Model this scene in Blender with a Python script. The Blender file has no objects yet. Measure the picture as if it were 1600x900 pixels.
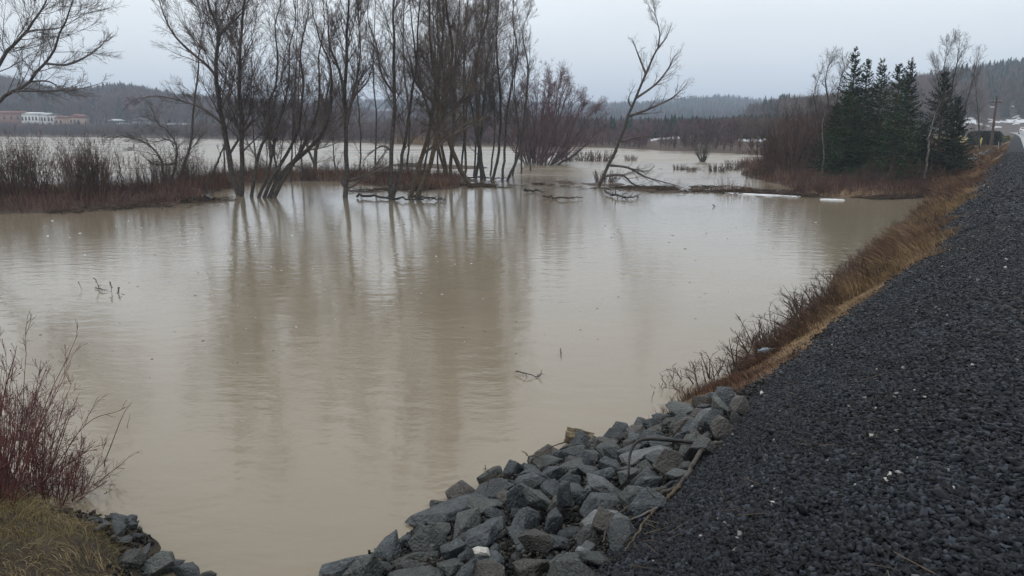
import bpy, math, random
import numpy as np

sc = bpy.context.scene
C = sc.collection
rng = np.random.default_rng(7)
random.seed(7)

# ------------------------------------------------------------------ camera
F = 1232.0                      # focal length in photo pixels (1600 wide)
H = 3.5                         # eye height above the water
TH = math.atan(252 / F)         # pitch down
cT, sT = math.cos(TH), math.sin(TH)
cam_d = bpy.data.cameras.new('camera')
cam_d.lens = 36 * F / 1600
cam_d.clip_start = 0.05
cam_d.clip_end = 9000
cam = bpy.data.objects.new('camera', cam_d)
C.objects.link(cam)
cam.location = (0, 0, H)
cam.rotation_euler = (math.pi / 2 - TH, 0, 0)
sc.camera = cam

# ------------------------------------------------------------------ light
SUN_EL, SUN_AZ = math.radians(48), math.radians(-60)
world = bpy.data.worlds.new('World')
sc.world = world
world.use_nodes = True
wn, wl = world.node_tree.nodes, world.node_tree.links
wn.clear()
w_out = wn.new('ShaderNodeOutputWorld')
w_bg = wn.new('ShaderNodeBackground')
w_bg.inputs['Strength'].default_value = 0.1
sky = wn.new('ShaderNodeTexSky')
sky.sky_type = 'NISHITA'
sky.sun_disc = False
sky.sun_elevation = SUN_EL
sky.sun_rotation = SUN_AZ
sky.air_density = 1.5
sky.dust_density = 3.0
w_tc = wn.new('ShaderNodeTexCoord')
w_sep = wn.new('ShaderNodeSeparateXYZ')
wl.new(w_tc.outputs['Generated'], w_sep.inputs[0])
w_ramp = wn.new('ShaderNodeValToRGB')          # overcast luminance: horizon to zenith
e = w_ramp.color_ramp.elements
e[0].position = 0.0;  e[0].color = (0.58, 0.66, 0.745, 1)
e[1].position = 1.0;  e[1].color = (0.85, 0.86, 0.87, 1)
m1 = e.new(0.15); m1.color = (0.78, 0.825, 0.865, 1)
m2 = e.new(0.45); m2.color = (1.14, 1.14, 1.14, 1)
wl.new(w_sep.outputs['Z'], w_ramp.inputs[0])
w_map = wn.new('ShaderNodeMapping'); w_map.inputs['Scale'].default_value = (1, 1, 3.2)
wl.new(w_tc.outputs['Generated'], w_map.inputs[0])
w_noise = wn.new('ShaderNodeTexNoise')
w_noise.inputs['Scale'].default_value = 1.7; w_noise.inputs['Detail'].default_value = 4
wl.new(w_map.outputs[0], w_noise.inputs['Vector'])
w_mr = wn.new('ShaderNodeMapRange')
w_mr.inputs['From Min'].default_value = 0.3; w_mr.inputs['From Max'].default_value = 0.7
w_mr.inputs['To Min'].default_value = 10.2; w_mr.inputs['To Max'].default_value = 11.7
wl.new(w_noise.outputs['Fac'], w_mr.inputs['Value'])
w_mul = wn.new('ShaderNodeVectorMath'); w_mul.operation = 'SCALE'
wl.new(w_ramp.outputs['Color'], w_mul.inputs[0]); wl.new(w_mr.outputs['Result'], w_mul.inputs['Scale'])
w_mix = wn.new('ShaderNodeMixRGB'); w_mix.inputs[0].default_value = 0.93
wl.new(sky.outputs[0], w_mix.inputs[1]); wl.new(w_mul.outputs[0], w_mix.inputs[2])
wl.new(w_mix.outputs[0], w_bg.inputs['Color'])
wl.new(w_bg.outputs[0], w_out.inputs['Surface'])

sun_d = bpy.data.lights.new('sun', 'SUN')
sun_d.energy = 0.5
sun_d.angle = math.radians(25)
sun_d.color = (1.0, 0.97, 0.93)
sun = bpy.data.objects.new('sun', sun_d)
C.objects.link(sun)
sun.rotation_euler = (math.pi / 2 - SUN_EL, 0, math.pi - SUN_AZ)
sun.location = (0, 0, 60)

sc.view_settings.view_transform = 'Standard'
sc.view_settings.look = 'None'
sc.view_settings.gamma = 1.0
sc.view_settings.use_curve_mapping = False
sc.view_settings.exposure = 0.16
sc.cycles.use_denoising = True
sc.cycles.max_bounces = 5
sc.cycles.diffuse_bounces = 2
sc.cycles.glossy_bounces = 2
sc.cycles.volume_bounces = 1
sc.cycles.caustics_reflective = False
sc.cycles.caustics_refractive = False

# ------------------------------------------------------------------ pixel <-> world helpers
AZ = math.radians(32.1)          # direction of the embankment
sA, cA = math.sin(AZ), math.cos(AZ)

def ray(x, y):
    u = -(y - 450) / F
    return (x - 800) / F, cT + sT * u, u * cT - sT

def at(x, y, Y):
    r, f, u = ray(x, y); k = Y / f
    return np.array((r * k, Y, H + u * k))

def on(x, y, z=0.0):
    r, f, u = ray(x, y); k = (z - H) / u
    return np.array((r * k, f * k, z))

def st_xy(s, t):
    return s * sA - t * cA, s * cA + t * sA

def xy_st(x, y):
    return x * sA + y * cA, -x * cA + y * sA

def vnoise(x, y, seed=0):
    xi = np.floor(x).astype(np.int64); yi = np.floor(y).astype(np.int64)
    fx = x - xi; fy = y - yi
    fx = fx * fx * (3 - 2 * fx); fy = fy * fy * (3 - 2 * fy)
    def hsh(a, b):
        n = (a * 374761393 + b * 668265263 + seed * 1442695041) & 0xffffffff
        n = ((n ^ (n >> 13)) * 1274126177) & 0xffffffff
        return ((n ^ (n >> 16)) & 0xffff) / 65535.0
    a, b, c, d = hsh(xi, yi), hsh(xi + 1, yi), hsh(xi, yi + 1), hsh(xi + 1, yi + 1)
    return (a * (1 - fx) + b * fx) * (1 - fy) + (c * (1 - fx) + d * fx) * fy - 0.5

def fbm(x, y, sc_, octv=3, seed=0):
    o = 0; a = 1.0
    for i in range(octv):
        o = o + a * vnoise(x * sc_, y * sc_, seed + i); sc_ *= 2.1; a *= 0.5
    return o

# ------------------------------------------------------------------ terrain function
TW_S = [-60, 0.0, 3.5, 4.2, 5.7, 6.7, 8.3, 9.4, 10.6, 15, 26, 40, 47, 52, 60]
TW_T = [4.4, 4.4, 4.3, 4.2, 4.1, 3.9, 3.35, 3.3, 3.1, 2.9, 2.75, 2.9, 3.3, 6, 9]
TE_S = [-60, 2.5, 4, 5.4, 7, 8.3, 9.5, 11.5, 13.5, 17, 28, 70, 300]
TE_T = [1.7, 1.8, 1.95, 2.05, 2.0, 2.1, 1.55, 1.30, 0.84, 0.72, 0.62, 0.55, 0.5]
SB_T = [3.5, 4.7, 5.2, 5.8, 6.3, 7.7, 9.5, 14]
SB_S = [2.4, 2.6, 3.2, 3.62, 3.66, 3.45, 3.9, 4.2]

def P2(lst):
    return np.array([on(a, b)[:2] for a, b in lst])

LAND = np.vstack([
    P2([(1452, 303), (1420, 308), (1380, 309), (1300, 306), (1262, 299), (1200, 281), (1152, 267), (1165, 257),
        (1230, 249), (1190, 242), (1120, 238.5), (1040, 236), (1000, 234), (930, 231), (840, 229), (700, 228),
        (560, 223), (400, 219), (250, 216), (100, 214), (0, 213.5), (-300, 213)]),
    np.array([(-2500, 300), (-3500, 4500), (4500, 4500), (4500, 40)]),
    np.array([st_xy(47, 0)])])

def sd_poly(x, y, poly):
    d = np.full(x.shape, 1e18); ins = np.zeros(x.shape, bool)
    n = len(poly)
    for i in range(n):
        ax, ay = poly[i]; bx, by = poly[(i + 1) % n]
        ex, ey = bx - ax, by - ay
        wx, wy = x - ax, y - ay
        k = np.clip((wx * ex + wy * ey) / (ex * ex + ey * ey + 1e-9), 0, 1)
        d = np.minimum(d, (wx - ex * k) ** 2 + (wy - ey * k) ** 2)
        c = ((ay > y) != (by > y)) & (x < (bx - ax) * (y - ay) / (by - ay + 1e-12) + ax)
        ins ^= c
    return np.where(ins, 1, -1) * np.sqrt(d)

ISL = [  # px points, radius, height
    ([(-260, 316), (0, 318), (120, 316), (165, 313)], 4.8, 0.42),
    ([(165, 312), (235, 306), (272, 301)], 2.4, 0.30),
    ([(262, 300), (330, 290), (400, 282)], 1.9, 0.18),
    ([(400, 280), (520, 279), (600, 280), (650, 281)], 3.3, 0.26),
    ([(600, 284), (660, 288)], 2.0, 0.05),
    ([(700, 293), (735, 290), (770, 292), (815, 288), (850, 289), (905, 286), (960, 290), (985, 287), (1010, 294)], 0.8, 0.015),
    ([(1010, 294), (1050, 299), (1085, 295), (1130, 300), (1165, 296), (1205, 302), (1262, 299)], 0.65, 0.01),
    ([(640, 258), (720, 262)], 2.5, 0.18),
]
ISL = [(P2(a), b, c) for a, b, c in ISL]

def seg_d(x, y, pts):
    d = np.full(x.shape, 1e18)
    for i in range(len(pts) - 1):
        ax, ay = pts[i]; ex, ey = pts[i + 1] - pts[i]
        k = np.clip(((x - ax) * ex + (y - ay) * ey) / (ex * ex + ey * ey), 0, 1)
        d = np.minimum(d, (x - ax - ex * k) ** 2 + (y - ay - ey * k) ** 2)
    return np.sqrt(d)

def zpx(y, Y):
    u = -(y - 450) / F
    return H + (u * cT - sT) / (cT + sT * u) * Y

RIDGE = [  # r0, rr (Y metres), tree height, [(px, y top)]
    (300, 540, 9, [(-900, 90), (-200, 100), (0, 114), (40, 124), (97, 139), (136, 139), (167, 134), (202, 132), (240, 139),
                   (280, 149), (340, 154), (450, 162), (560, 172), (700, 182), (900, 190), (1000, 198), (1200, 198), (2500, 198)]),
    (520, 1250, 10, [(-900, 150), (300, 155), (500, 156), (650, 157), (800, 160), (930, 162), (1000, 160), (1050, 157),
                     (1120, 153), (1170, 157), (1230, 160), (1300, 155), (2500, 140)]),
    (140, 470, 10, [(-900, 199), (900, 199), (1000, 197), (1060, 189), (1120, 178), (1180, 166), (1225, 157), (1280, 152),
                    (1350, 141), (1400, 131), (1430, 119), (1470, 110), (1520, 101), (1560, 96), (1600, 93), (1700, 86), (2500, 80)]),
]

def terrain(x, y):
    x = np.asarray(x, float); y = np.asarray(y, float)
    s, t = xy_st(x, y)
    tw = np.interp(s, TW_S, TW_T) + 0.12 * fbm(s, t, 0.5, 2, 3)
    xs = np.where(t < 2.5, t, 2.5 + (t - 2.5) / np.maximum(tw - 2.5, 0.2))
    emb = np.interp(xs, [-40, -16, -12, 0.15, 0.9, 1.9, 2.5, 3.5, 7, 14],
                    [0.8, 0.9, 1.9, 1.9, 1.5, 0.8, 0.42, 0.0, -1.3, -2.0])
    emb = emb + 0.03 * fbm(x, y, 1.1, 3, 9) * np.clip((t + 0.3), 0, 1) * (s < 120)
    bank = np.clip((np.interp(t, SB_T, SB_S) + 0.15 * fbm(x, y, 0.9, 2, 4) - s) * 0.55, -1.6, 0.75)
    bank = np.where(t > 2.5, bank, -2.0)
    h = np.maximum(emb, bank)
    sd = sd_poly(x, y, LAND)
    wob = fbm(x, y, 0.12, 3, 11)
    sdn = sd + 2.0 * wob * np.clip(y / 60, 0, 1.5)
    land = np.where(sdn > 0, 1.3 * (1 - np.exp(-sdn / 14)), np.maximum(sdn * 0.15, -1.6))
    land = land + np.where(sdn > 3, 0.25 * fbm(x, y, 0.07, 3, 13), 0)
    h = np.maximum(h, land)
    for pts, r, hh in ISL:
        d = seg_d(x, y, pts) * (1 + 0.5 * fbm(x, y, 0.35, 3, 21))
        h = np.maximum(h, np.clip(hh * (1.0 - (d / r) ** 2) + ((.26 * fbm(x, y, .8, 3, 23) - .045) if hh < .02 else 0), -1.6, 9))
    Y = np.maximum(y, 1.0)
    px = np.clip(800 + F * cT * (1 + sT * sT / cT / cT) * x / Y, -890, 2490)
    hill = np.zeros(x.shape)
    for r0, rr, th, pl in RIDGE:
        yt = np.interp(px, [p[0] for p in pl], [p[1] for p in pl])
        Hr = np.maximum(zpx(yt, rr) - th - 1, 0)
        r0v = np.interp(px, [1050, 1400, 1480], [140, 170, 255]) if r0 == 140 else r0
        k = np.clip((Y - r0v) / (rr - r0v), 0, 1)
        k = k * k * (3 - 2 * k)
        hill = np.maximum(hill, Hr * k * (1 + 0.12 * fbm(x, y, 0.012, 3, 31)))
    hill = np.where((y > 120) & (sdn > 0), hill * np.clip(sdn / 12, 0, 1), 0)
    return np.maximum(h, h + hill)

def th(x, y):
    return float(terrain(np.array([float(x)]), np.array([float(y)]))[0])

def hit(x, y):
    r, f, u = ray(x, y)
    Ys = np.concatenate([np.arange(3, 60, 0.2), np.arange(60, 1500, 1.5)])
    k = Ys / f
    X = r * k; Z = H + u * k
    T = np.maximum(terrain(X, Ys), 0)
    i = np.argmax(T > Z) if (T > Z).any() else len(Ys) - 1
    return np.array((X[i], Ys[i], T[i]))

# ------------------------------------------------------------------ mesh helpers
def tag(o, label=None, cat=None, group=None, kind=None):
    if label: o['label'] = label
    if cat: o['category'] = cat
    if group: o['group'] = group
    if kind: o['kind'] = kind
    return o

def mesh_np(name, V, Q=None, T=None, mat=None, parent=None, loc=None, col=None, smooth=False):
    V = np.asarray(V, np.float32).reshape(-1, 3)
    me = bpy.data.meshes.new(name)
    loops = []; starts = []; tot = 0
    if Q is not None and len(Q):
        Q = np.asarray(Q, np.int32).reshape(-1, 4)
        loops.append(Q.ravel()); starts.append(np.arange(len(Q)) * 4); tot = Q.size
    if T is not None and len(T):
        T = np.asarray(T, np.int32).reshape(-1, 3)
        loops.append(T.ravel()); starts.append(tot + np.arange(len(T)) * 3)
    L = np.concatenate(loops); S = np.concatenate(starts).astype(np.int32)
    me.vertices.add(len(V)); me.vertices.foreach_set('co', V.ravel())
    me.loops.add(len(L)); me.loops.foreach_set('vertex_index', L)
    me.polygons.add(len(S)); me.polygons.foreach_set('loop_start', S)
    me.update(calc_edges=True)
    if col is not None:
        a = me.color_attributes.new('tint', 'FLOAT_COLOR', 'POINT')
        c4 = np.ones((len(V), 4), np.float32); c4[:, :3] = np.asarray(col).reshape(-1, 3)
        a.data.foreach_set('color', c4.ravel())
    if smooth:
        me.shade_smooth()
    if mat:
        me.materials.append(mat)
    o = bpy.data.objects.new(name, me)
    C.objects.link(o)
    if parent: o.parent = parent
    if loc is not None: o.location = loc
    return o

def empty(name, loc, rz=0.0):
    o = bpy.data.objects.new(name, None)
    o.location = loc; o.rotation_euler = (0, 0, rz); o.empty_display_size = 0.3
    C.objects.link(o)
    return o

def copy_tree(o, parent=None):
    c = o.copy(); C.objects.link(c); c.parent = parent
    for ch in list(o.children): copy_tree(ch, c)
    return c

def tubes(P, R, m=3):
    """P [n,k,3], R [n,k] -> verts, quads"""
    n, k, _ = P.shape
    T = np.gradient(P, axis=1)
    T /= np.linalg.norm(T, axis=2, keepdims=True) + 1e-9
    ref = np.where(np.abs(T[:, :1, 1:2]) > 0.8, np.array([[[1., 0.1, 0.]]]), np.array([[[0.1, 1., 0.]]]))
    A = np.cross(T, np.broadcast_to(ref, T.shape)); A /= np.linalg.norm(A, axis=2, keepdims=True) + 1e-9
    B = np.cross(T, A)
    ang = np.arange(m) * 2 * math.pi / m
    V = P[:, :, None, :] + R[:, :, None, None] * (np.cos(ang)[None, None, :, None] * A[:, :, None, :] +
                                                 np.sin(ang)[None, None, :, None] * B[:, :, None, :])
    idx = np.arange(n * k * m).reshape(n, k, m)
    a = idx[:, :-1]; b = idx[:, 1:]
    Q = np.stack([a, np.roll(a, -1, 2), np.roll(b, -1, 2), b], -1).reshape(-1, 4)
    return V.reshape(-1, 3), Q

def join(parts):
    Vs, Qs, off = [], [], 0
    for V, Q in parts:
        Vs.append(V); Qs.append(Q + off); off += len(V)
    return np.vstack(Vs), np.vstack(Qs)

def sprout(P, R, per, umin, umax, ang, lenf, k, wig, up, rf=0.5, rmin=0.004, rtip=0.0035, lmin=0.15, g=None, lens=None, tip=0.35):
    g = g or rng
    n, kp, _ = P.shape
    cnt = per if np.ndim(per) else np.full(n, per)
    pid = np.repeat(np.arange(n), cnt)
    m = len(pid)
    if m == 0:
        return np.zeros((0, k, 3)), np.zeros((0, k))
    u = g.uniform(umin, umax, m)
    f = u * (kp - 1); i = np.minimum(f.astype(int), kp - 2); w = (f - i)[:, None]
    p0 = P[pid, i] * (1 - w) + P[pid, i + 1] * w
    r0 = R[pid, i] * (1 - w[:, 0]) + R[pid, i + 1] * w[:, 0]
    T = P[pid, i + 1] - P[pid, i]; T /= np.linalg.norm(T, axis=1, keepdims=True) + 1e-9
    plen = np.linalg.norm(np.diff(P, axis=1), axis=2).sum(1)[pid] if lens is None else lens
    rv = g.normal(size=(m, 3)); rv -= (rv * T).sum(1, keepdims=True) * T
    rv /= np.linalg.norm(rv, axis=1, keepdims=True) + 1e-9
    a = np.radians(g.normal(ang, ang * 0.25, m))[:, None]
    d = T * np.cos(a) + rv * np.sin(a)
    L = np.maximum(plen * lenf * (1 - (1 - tip) * u) * g.uniform(0.55, 1.15, m), lmin)
    step = (L / (k - 1))[:, None]
    out = np.zeros((m, k, 3)); out[:, 0] = p0
    for j in range(1, k):
        d = d + g.normal(size=(m, 3)) * wig; d[:, 2] += up
        d /= np.linalg.norm(d, axis=1, keepdims=True)
        out[:, j] = out[:, j - 1] + d * step
    rb = np.clip(r0 * rf, rmin, None)
    RR = rb[:, None] * (1 - np.linspace(0, 1, k))[None] + rtip * np.linspace(0, 1, k)[None]
    return out, RR

def catmull(pts, n):
    pts = np.asarray(pts, float)
    p = np.vstack([2 * pts[0] - pts[1], pts, 2 * pts[-1] - pts[-2]])
    u = np.linspace(0, len(pts) - 1 - 1e-6, n); i = u.astype(int); f = (u - i)[:, None]
    a, b, c, d = p[i], p[i + 1], p[i + 2], p[i + 3]
    return 0.5 * (2 * b + (c - a) * f + (2 * a - 5 * b + 4 * c - d) * f ** 2 + (3 * b - a - 3 * c + d) * f ** 3)

# ------------------------------------------------------------------ materials
def new_mat(name):
    m = bpy.data.materials.new(name); m.use_nodes = True
    nt = m.node_tree
    return m, nt, nt.nodes['Principled BSDF']

def noise_mat(name, c0, c1, scale=4, rough=0.8, bump=0.0, bscale=None, detail=5, spec=0.4, c2=None, obj=True, dist=0.02, attr=False, island=0.0):
    m, nt, b = new_mat(name)
    N, L = nt.nodes, nt.links
    tc = N.new('ShaderNodeTexCoord')
    nz = N.new('ShaderNodeTexNoise'); nz.inputs['Scale'].default_value = scale; nz.inputs['Detail'].default_value = detail
    L.new(tc.outputs['Object'], nz.inputs['Vector'])
    cr = N.new('ShaderNodeValToRGB'); el = cr.color_ramp.elements
    el[0].position = 0.35; el[0].color = (*c0, 1); el[1].position = 0.65; el[1].color = (*c1, 1)
    if c2: q = el.new(0.78); q.color = (*c2, 1)
    L.new(nz.outputs['Fac'], cr.inputs[0])
    src = cr.outputs[0]
    if attr:
        at_ = N.new('ShaderNodeAttribute'); at_.attribute_name = 'tint'
        mx = N.new('ShaderNodeMixRGB'); mx.blend_type = 'MULTIPLY'; mx.inputs[0].default_value = 1
        L.new(src, mx.inputs[1]); L.new(at_.outputs['Color'], mx.inputs[2]); src = mx.outputs[0]
    if island:
        ge = N.new('ShaderNodeNewGeometry')
        mr = N.new('ShaderNodeMapRange'); mr.inputs['To Min'].default_value = 1 - island; mr.inputs['To Max'].default_value = 1 + island
        L.new(ge.outputs['Random Per Island'], mr.inputs['Value'])
        vm = N.new('ShaderNodeVectorMath'); vm.operation = 'SCALE'
        L.new(src, vm.inputs[0]); L.new(mr.outputs[0], vm.inputs['Scale']); src = vm.outputs[0]
    L.new(src, b.inputs['Base Color'])
    b.inputs['Roughness'].default_value = rough
    b.inputs['Specular IOR Level'].default_value = spec
    if bump:
        n2 = N.new('ShaderNodeTexNoise'); n2.inputs['Scale'].default_value = bscale or scale * 4; n2.inputs['Detail'].default_value = 6
        L.new(tc.outputs['Object'], n2.inputs['Vector'])
        bp = N.new('ShaderNodeBump'); bp.inputs['Strength'].default_value = bump; bp.inputs['Distance'].default_value = dist
        L.new(n2.outputs['Fac'], bp.inputs['Height']); L.new(bp.outputs[0], b.inputs['Normal'])
    return m

M = {}
M['bark'] = noise_mat('bark', (0.034, 0.030, 0.026), (0.090, 0.079, 0.068), 9, 0.9, 0.6, 30, dist=0.01)
M['twig'] = noise_mat('twig', (0.078, 0.063, 0.058), (0.150, 0.122, 0.112), 1.5, 0.9, spec=0.2)
M['bark_brown'] = noise_mat('bark_brown', (0.050, 0.036, 0.024), (0.11, 0.085, 0.055), 8, 0.9, 0.5, 30, dist=0.01)
M['twig_brown'] = noise_mat('twig_brown', (0.090, 0.068, 0.050), (0.165, 0.130, 0.095), 1.5, 0.9, spec=0.2)
M['bark_purple'] = noise_mat('bark_purple', (0.050, 0.036, 0.036), (0.095, 0.072, 0.072), 6, 0.9, 0.4, 30)
M['twig_purple'] = noise_mat('twig_purple', (0.095, 0.052, 0.058), (0.165, 0.098, 0.105), 1.2, 0.9, spec=0.2)
M['twig_red'] = noise_mat('twig_red', (0.060, 0.022, 0.022), (0.16, 0.055, 0.050), 4, 0.6, spec=0.35, island=0.45)
M['twig_grey'] = noise_mat('twig_grey', (0.075, 0.068, 0.066), (0.16, 0.145, 0.14), 2, 0.9, spec=0.2)
M['birch'] = noise_mat('birch_bark', (0.14, 0.12, 0.11), (0.30, 0.27, 0.25), 5, 0.85, spec=0.3)
M['shrub'] = noise_mat('shrub_twig', (0.060, 0.040, 0.035), (0.130, 0.086, 0.070), 1.0, 0.9, spec=0.2, island=0.35)
M['needle'] = noise_mat('spruce_needles', (0.017, 0.032, 0.014), (0.036, 0.064, 0.026), 1.2, 0.75, spec=0.25, island=0.55)
def add_tone(m, lo, hi):
    nt = m.node_tree; N, L = nt.nodes, nt.links; b = N['Principled BSDF']
    src = b.inputs['Base Color'].links[0].from_socket
    oi = N.new('ShaderNodeObjectInfo'); mr = N.new('ShaderNodeMapRange'); mr.inputs['To Min'].default_value = lo; mr.inputs['To Max'].default_value = hi
    L.new(oi.outputs['Random'], mr.inputs['Value']); vm = N.new('ShaderNodeVectorMath'); vm.operation = 'SCALE'
    L.new(src, vm.inputs[0]); L.new(mr.outputs[0], vm.inputs['Scale']); L.new(vm.outputs[0], b.inputs['Base Color'])
add_tone(M['needle'], .55, 1.6)
add_tone(M['shrub'], .75, 1.35)
M['grass'] = noise_mat('dry_grass', (0.75, 0.75, 0.75), (1.15, 1.15, 1.15), 3, 0.85, spec=0.2, attr=True, island=0.4)
M['forest'] = noise_mat('bare_wood', (0.8, 0.8, 0.8), (1.15, 1.15, 1.15), 0.02, 0.95, spec=0.1, attr=True, island=0.3)
M['snow'] = noise_mat('snow', (0.62, 0.65, 0.70), (0.80, 0.82, 0.85), 2, 0.7, 0.3, 8)
M['leaf_litter'] = noise_mat('debris', (0.035, 0.026, 0.020), (0.10, 0.072, 0.05), 3, 0.9, spec=0.2, island=0.4)
M['white_paint'] = noise_mat('white_paint', (0.62, 0.62, 0.62), (0.74, 0.74, 0.73), 3, 0.6)
M['worn_paint'] = noise_mat('worn_road_paint', (0.28, 0.28, 0.28), (0.5, 0.5, 0.49), 3, 0.6)
M['brick'] = noise_mat('orange_brick', (0.20, 0.11, 0.08), (0.28, 0.16, 0.11), 3, 0.85)
M['tan_wall'] = noise_mat('tan_wall', (0.34, 0.24, 0.18), (0.44, 0.33, 0.26), 2, 0.85)
M['blue_wall'] = noise_mat('pale_blue_wall', (0.42, 0.50, 0.60), (0.52, 0.60, 0.70), 2, 0.8)
M['roof_dark'] = noise_mat('dark_roof', (0.05, 0.05, 0.055), (0.09, 0.085, 0.09), 3, 0.85)
M['roof_red'] = noise_mat('red_roof', (0.16, 0.07, 0.05), (0.22, 0.10, 0.08), 3, 0.85)
M['roof_pale'] = noise_mat('pale_roof', (0.50, 0.53, 0.56), (0.65, 0.68, 0.70), 3, 0.6)
M['window'] = noise_mat('window_glass', (0.02, 0.025, 0.03), (0.04, 0.045, 0.05), 2, 0.1, spec=0.6)
M['yellow'] = noise_mat('yellow_paint', (0.55, 0.47, 0.10), (0.68, 0.60, 0.18), 4, 0.6)
M['hedge'] = noise_mat('hedge_green', (0.012, 0.018, 0.010), (0.032, 0.038, 0.018), 2, 0.9, spec=0.2, island=0.5)
M['pole'] = noise_mat('creosote_pole', (0.055, 0.035, 0.028), (0.11, 0.075, 0.06), 5, 0.9, 0.3, 20)
M['steel'] = noise_mat('grey_steel', (0.25, 0.25, 0.26), (0.34, 0.34, 0.35), 5, 0.5)
M['rubber'] = noise_mat('rubber', (0.012, 0.012, 0.012), (0.03, 0.03, 0.03), 8, 0.8)

# gravel / stones with random tint per stone and rare white chips
def stone_mat(name, dark, mid, pale, rough, white=0.998):
    m, nt, b = new_mat(name)
    N, L = nt.nodes, nt.links
    ge = N.new('ShaderNodeNewGeometry')
    cr = N.new('ShaderNodeValToRGB'); el = cr.color_ramp.elements
    el[0].position = 0; el[0].color = (*dark, 1); el[1].position = 0.75; el[1].color = (*mid, 1)
    q = el.new(0.97); q.color = (*pale, 1)
    q = el.new(white - 0.001); q.color = (*pale, 1)
    q = el.new(white); q.color = (0.42, 0.41, 0.38, 1)
    L.new(ge.outputs['Random Per Island'], cr.inputs[0])
    tc = N.new('ShaderNodeTexCoord')
    nz = N.new('ShaderNodeTexNoise'); nz.inputs['Scale'].default_value = 0.9; nz.inputs['Detail'].default_value = 4
    L.new(tc.outputs['Object'], nz.inputs['Vector'])
    mr = N.new('ShaderNodeMapRange'); mr.inputs['From Min'].default_value = 0.3; mr.inputs['From Max'].default_value = 0.7
    mr.inputs['To Min'].default_value = 0.75; mr.inputs['To Max'].default_value = 1.3
    L.new(nz.outputs['Fac'], mr.inputs['Value'])
    vm = N.new('ShaderNodeVectorMath'); vm.operation = 'SCALE'
    L.new(cr.outputs[0], vm.inputs[0]); L.new(mr.outputs[0], vm.inputs['Scale'])
    L.new(vm.outputs[0], b.inputs['Base Color'])
    b.inputs['Roughness'].default_value = rough
    b.inputs['Specular IOR Level'].default_value = 0.17
    return m
M['gravel'] = stone_mat('crushed_stone', (0.002, 0.0025, 0.004), (0.0085, 0.0110, 0.016), (0.034, 0.042, 0.055), 0.5)

def rock_mat(name, c0, c1, c2, sp=(0.35, 0.37, 0.38), spa=0.80):
    m, nt, b = new_mat(name)
    N, L = nt.nodes, nt.links
    tc = N.new('ShaderNodeTexCoord'); oi = N.new('ShaderNodeObjectInfo')
    ad = N.new('ShaderNodeVectorMath'); ad.operation = 'ADD'
    L.new(tc.outputs['Object'], ad.inputs[0]); L.new(oi.outputs['Location'], ad.inputs[1])
    n1 = N.new('ShaderNodeTexNoise'); n1.inputs['Scale'].default_value = 5; n1.inputs['Detail'].default_value = 7; n1.inputs['Roughness'].default_value = 0.65
    L.new(ad.outputs[0], n1.inputs['Vector'])
    cr = N.new('ShaderNodeValToRGB'); el = cr.color_ramp.elements
    el[0].position = 0.3; el[0].color = (*c0, 1); el[1].position = 0.62; el[1].color = (*c1, 1)
    q = el.new(0.72); q.color = (*c2, 1)
    L.new(n1.outputs['Fac'], cr.inputs[0])
    mr = N.new('ShaderNodeMapRange'); mr.inputs['To Min'].default_value = 0.65; mr.inputs['To Max'].default_value = 1.45
    L.new(oi.outputs['Random'], mr.inputs['Value'])
    vm = N.new('ShaderNodeVectorMath'); vm.operation = 'SCALE'
    L.new(cr.outputs[0], vm.inputs[0]); L.new(mr.outputs[0], vm.inputs['Scale'])
    n3 = N.new('ShaderNodeTexNoise'); n3.inputs['Scale'].default_value = 26; n3.inputs['Detail'].default_value = 4
    L.new(ad.outputs[0], n3.inputs['Vector'])
    c3 = N.new('ShaderNodeValToRGB'); c3.color_ramp.elements[0].position = spa - 0.16; c3.color_ramp.elements[1].position = spa
    L.new(n3.outputs['Fac'], c3.inputs[0])
    mx = N.new('ShaderNodeMixRGB'); L.new(c3.outputs[0], mx.inputs[0]); L.new(vm.outputs[0], mx.inputs[1]); mx.inputs[2].default_value = (*sp, 1)
    L.new(mx.outputs[0], b.inputs['Base Color'])
    rr_ = N.new('ShaderNodeMapRange'); rr_.inputs['To Min'].default_value = 0.15; rr_.inputs['To Max'].default_value = 0.62
    L.new(n3.outputs['Fac'], rr_.inputs['Value']); L.new(rr_.outputs[0], b.inputs['Roughness'])
    b.inputs['Specular IOR Level'].default_value = 0.45
    n2 = N.new('ShaderNodeTexNoise'); n2.inputs['Scale'].default_value = 14; n2.inputs['Detail'].default_value = 8
    L.new(ad.outputs[0], n2.inputs['Vector'])
    bp = N.new('ShaderNodeBump'); bp.inputs['Strength'].default_value = 1.0; bp.inputs['Distance'].default_value = 0.03
    L.new(n2.outputs['Fac'], bp.inputs['Height']); L.new(bp.outputs[0], b.inputs['Normal'])
    return m
M['rock_blue'] = rock_mat('blue_grey_rock', (0.012, 0.016, 0.019), (0.040, 0.052, 0.059), (0.12, 0.14, 0.15))
M['rock_green'] = rock_mat('grey_green_rock', (0.016, 0.020, 0.019), (0.048, 0.056, 0.052), (0.13, 0.14, 0.125))
M['rock_brown'] = rock_mat('brown_rock', (0.020, 0.018, 0.016), (0.046, 0.042, 0.037), (0.10, 0.088, 0.076))
M['rock_speck'] = rock_mat('speckled_rock', (0.05, 0.058, 0.062), (0.125, 0.135, 0.14), (0.24, 0.25, 0.26), (0.42, 0.44, 0.45), 0.80)
M['rock_white'] = rock_mat('white_rock', (0.45, 0.44, 0.40), (0.62, 0.61, 0.57), (0.7, 0.69, 0.65))

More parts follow.
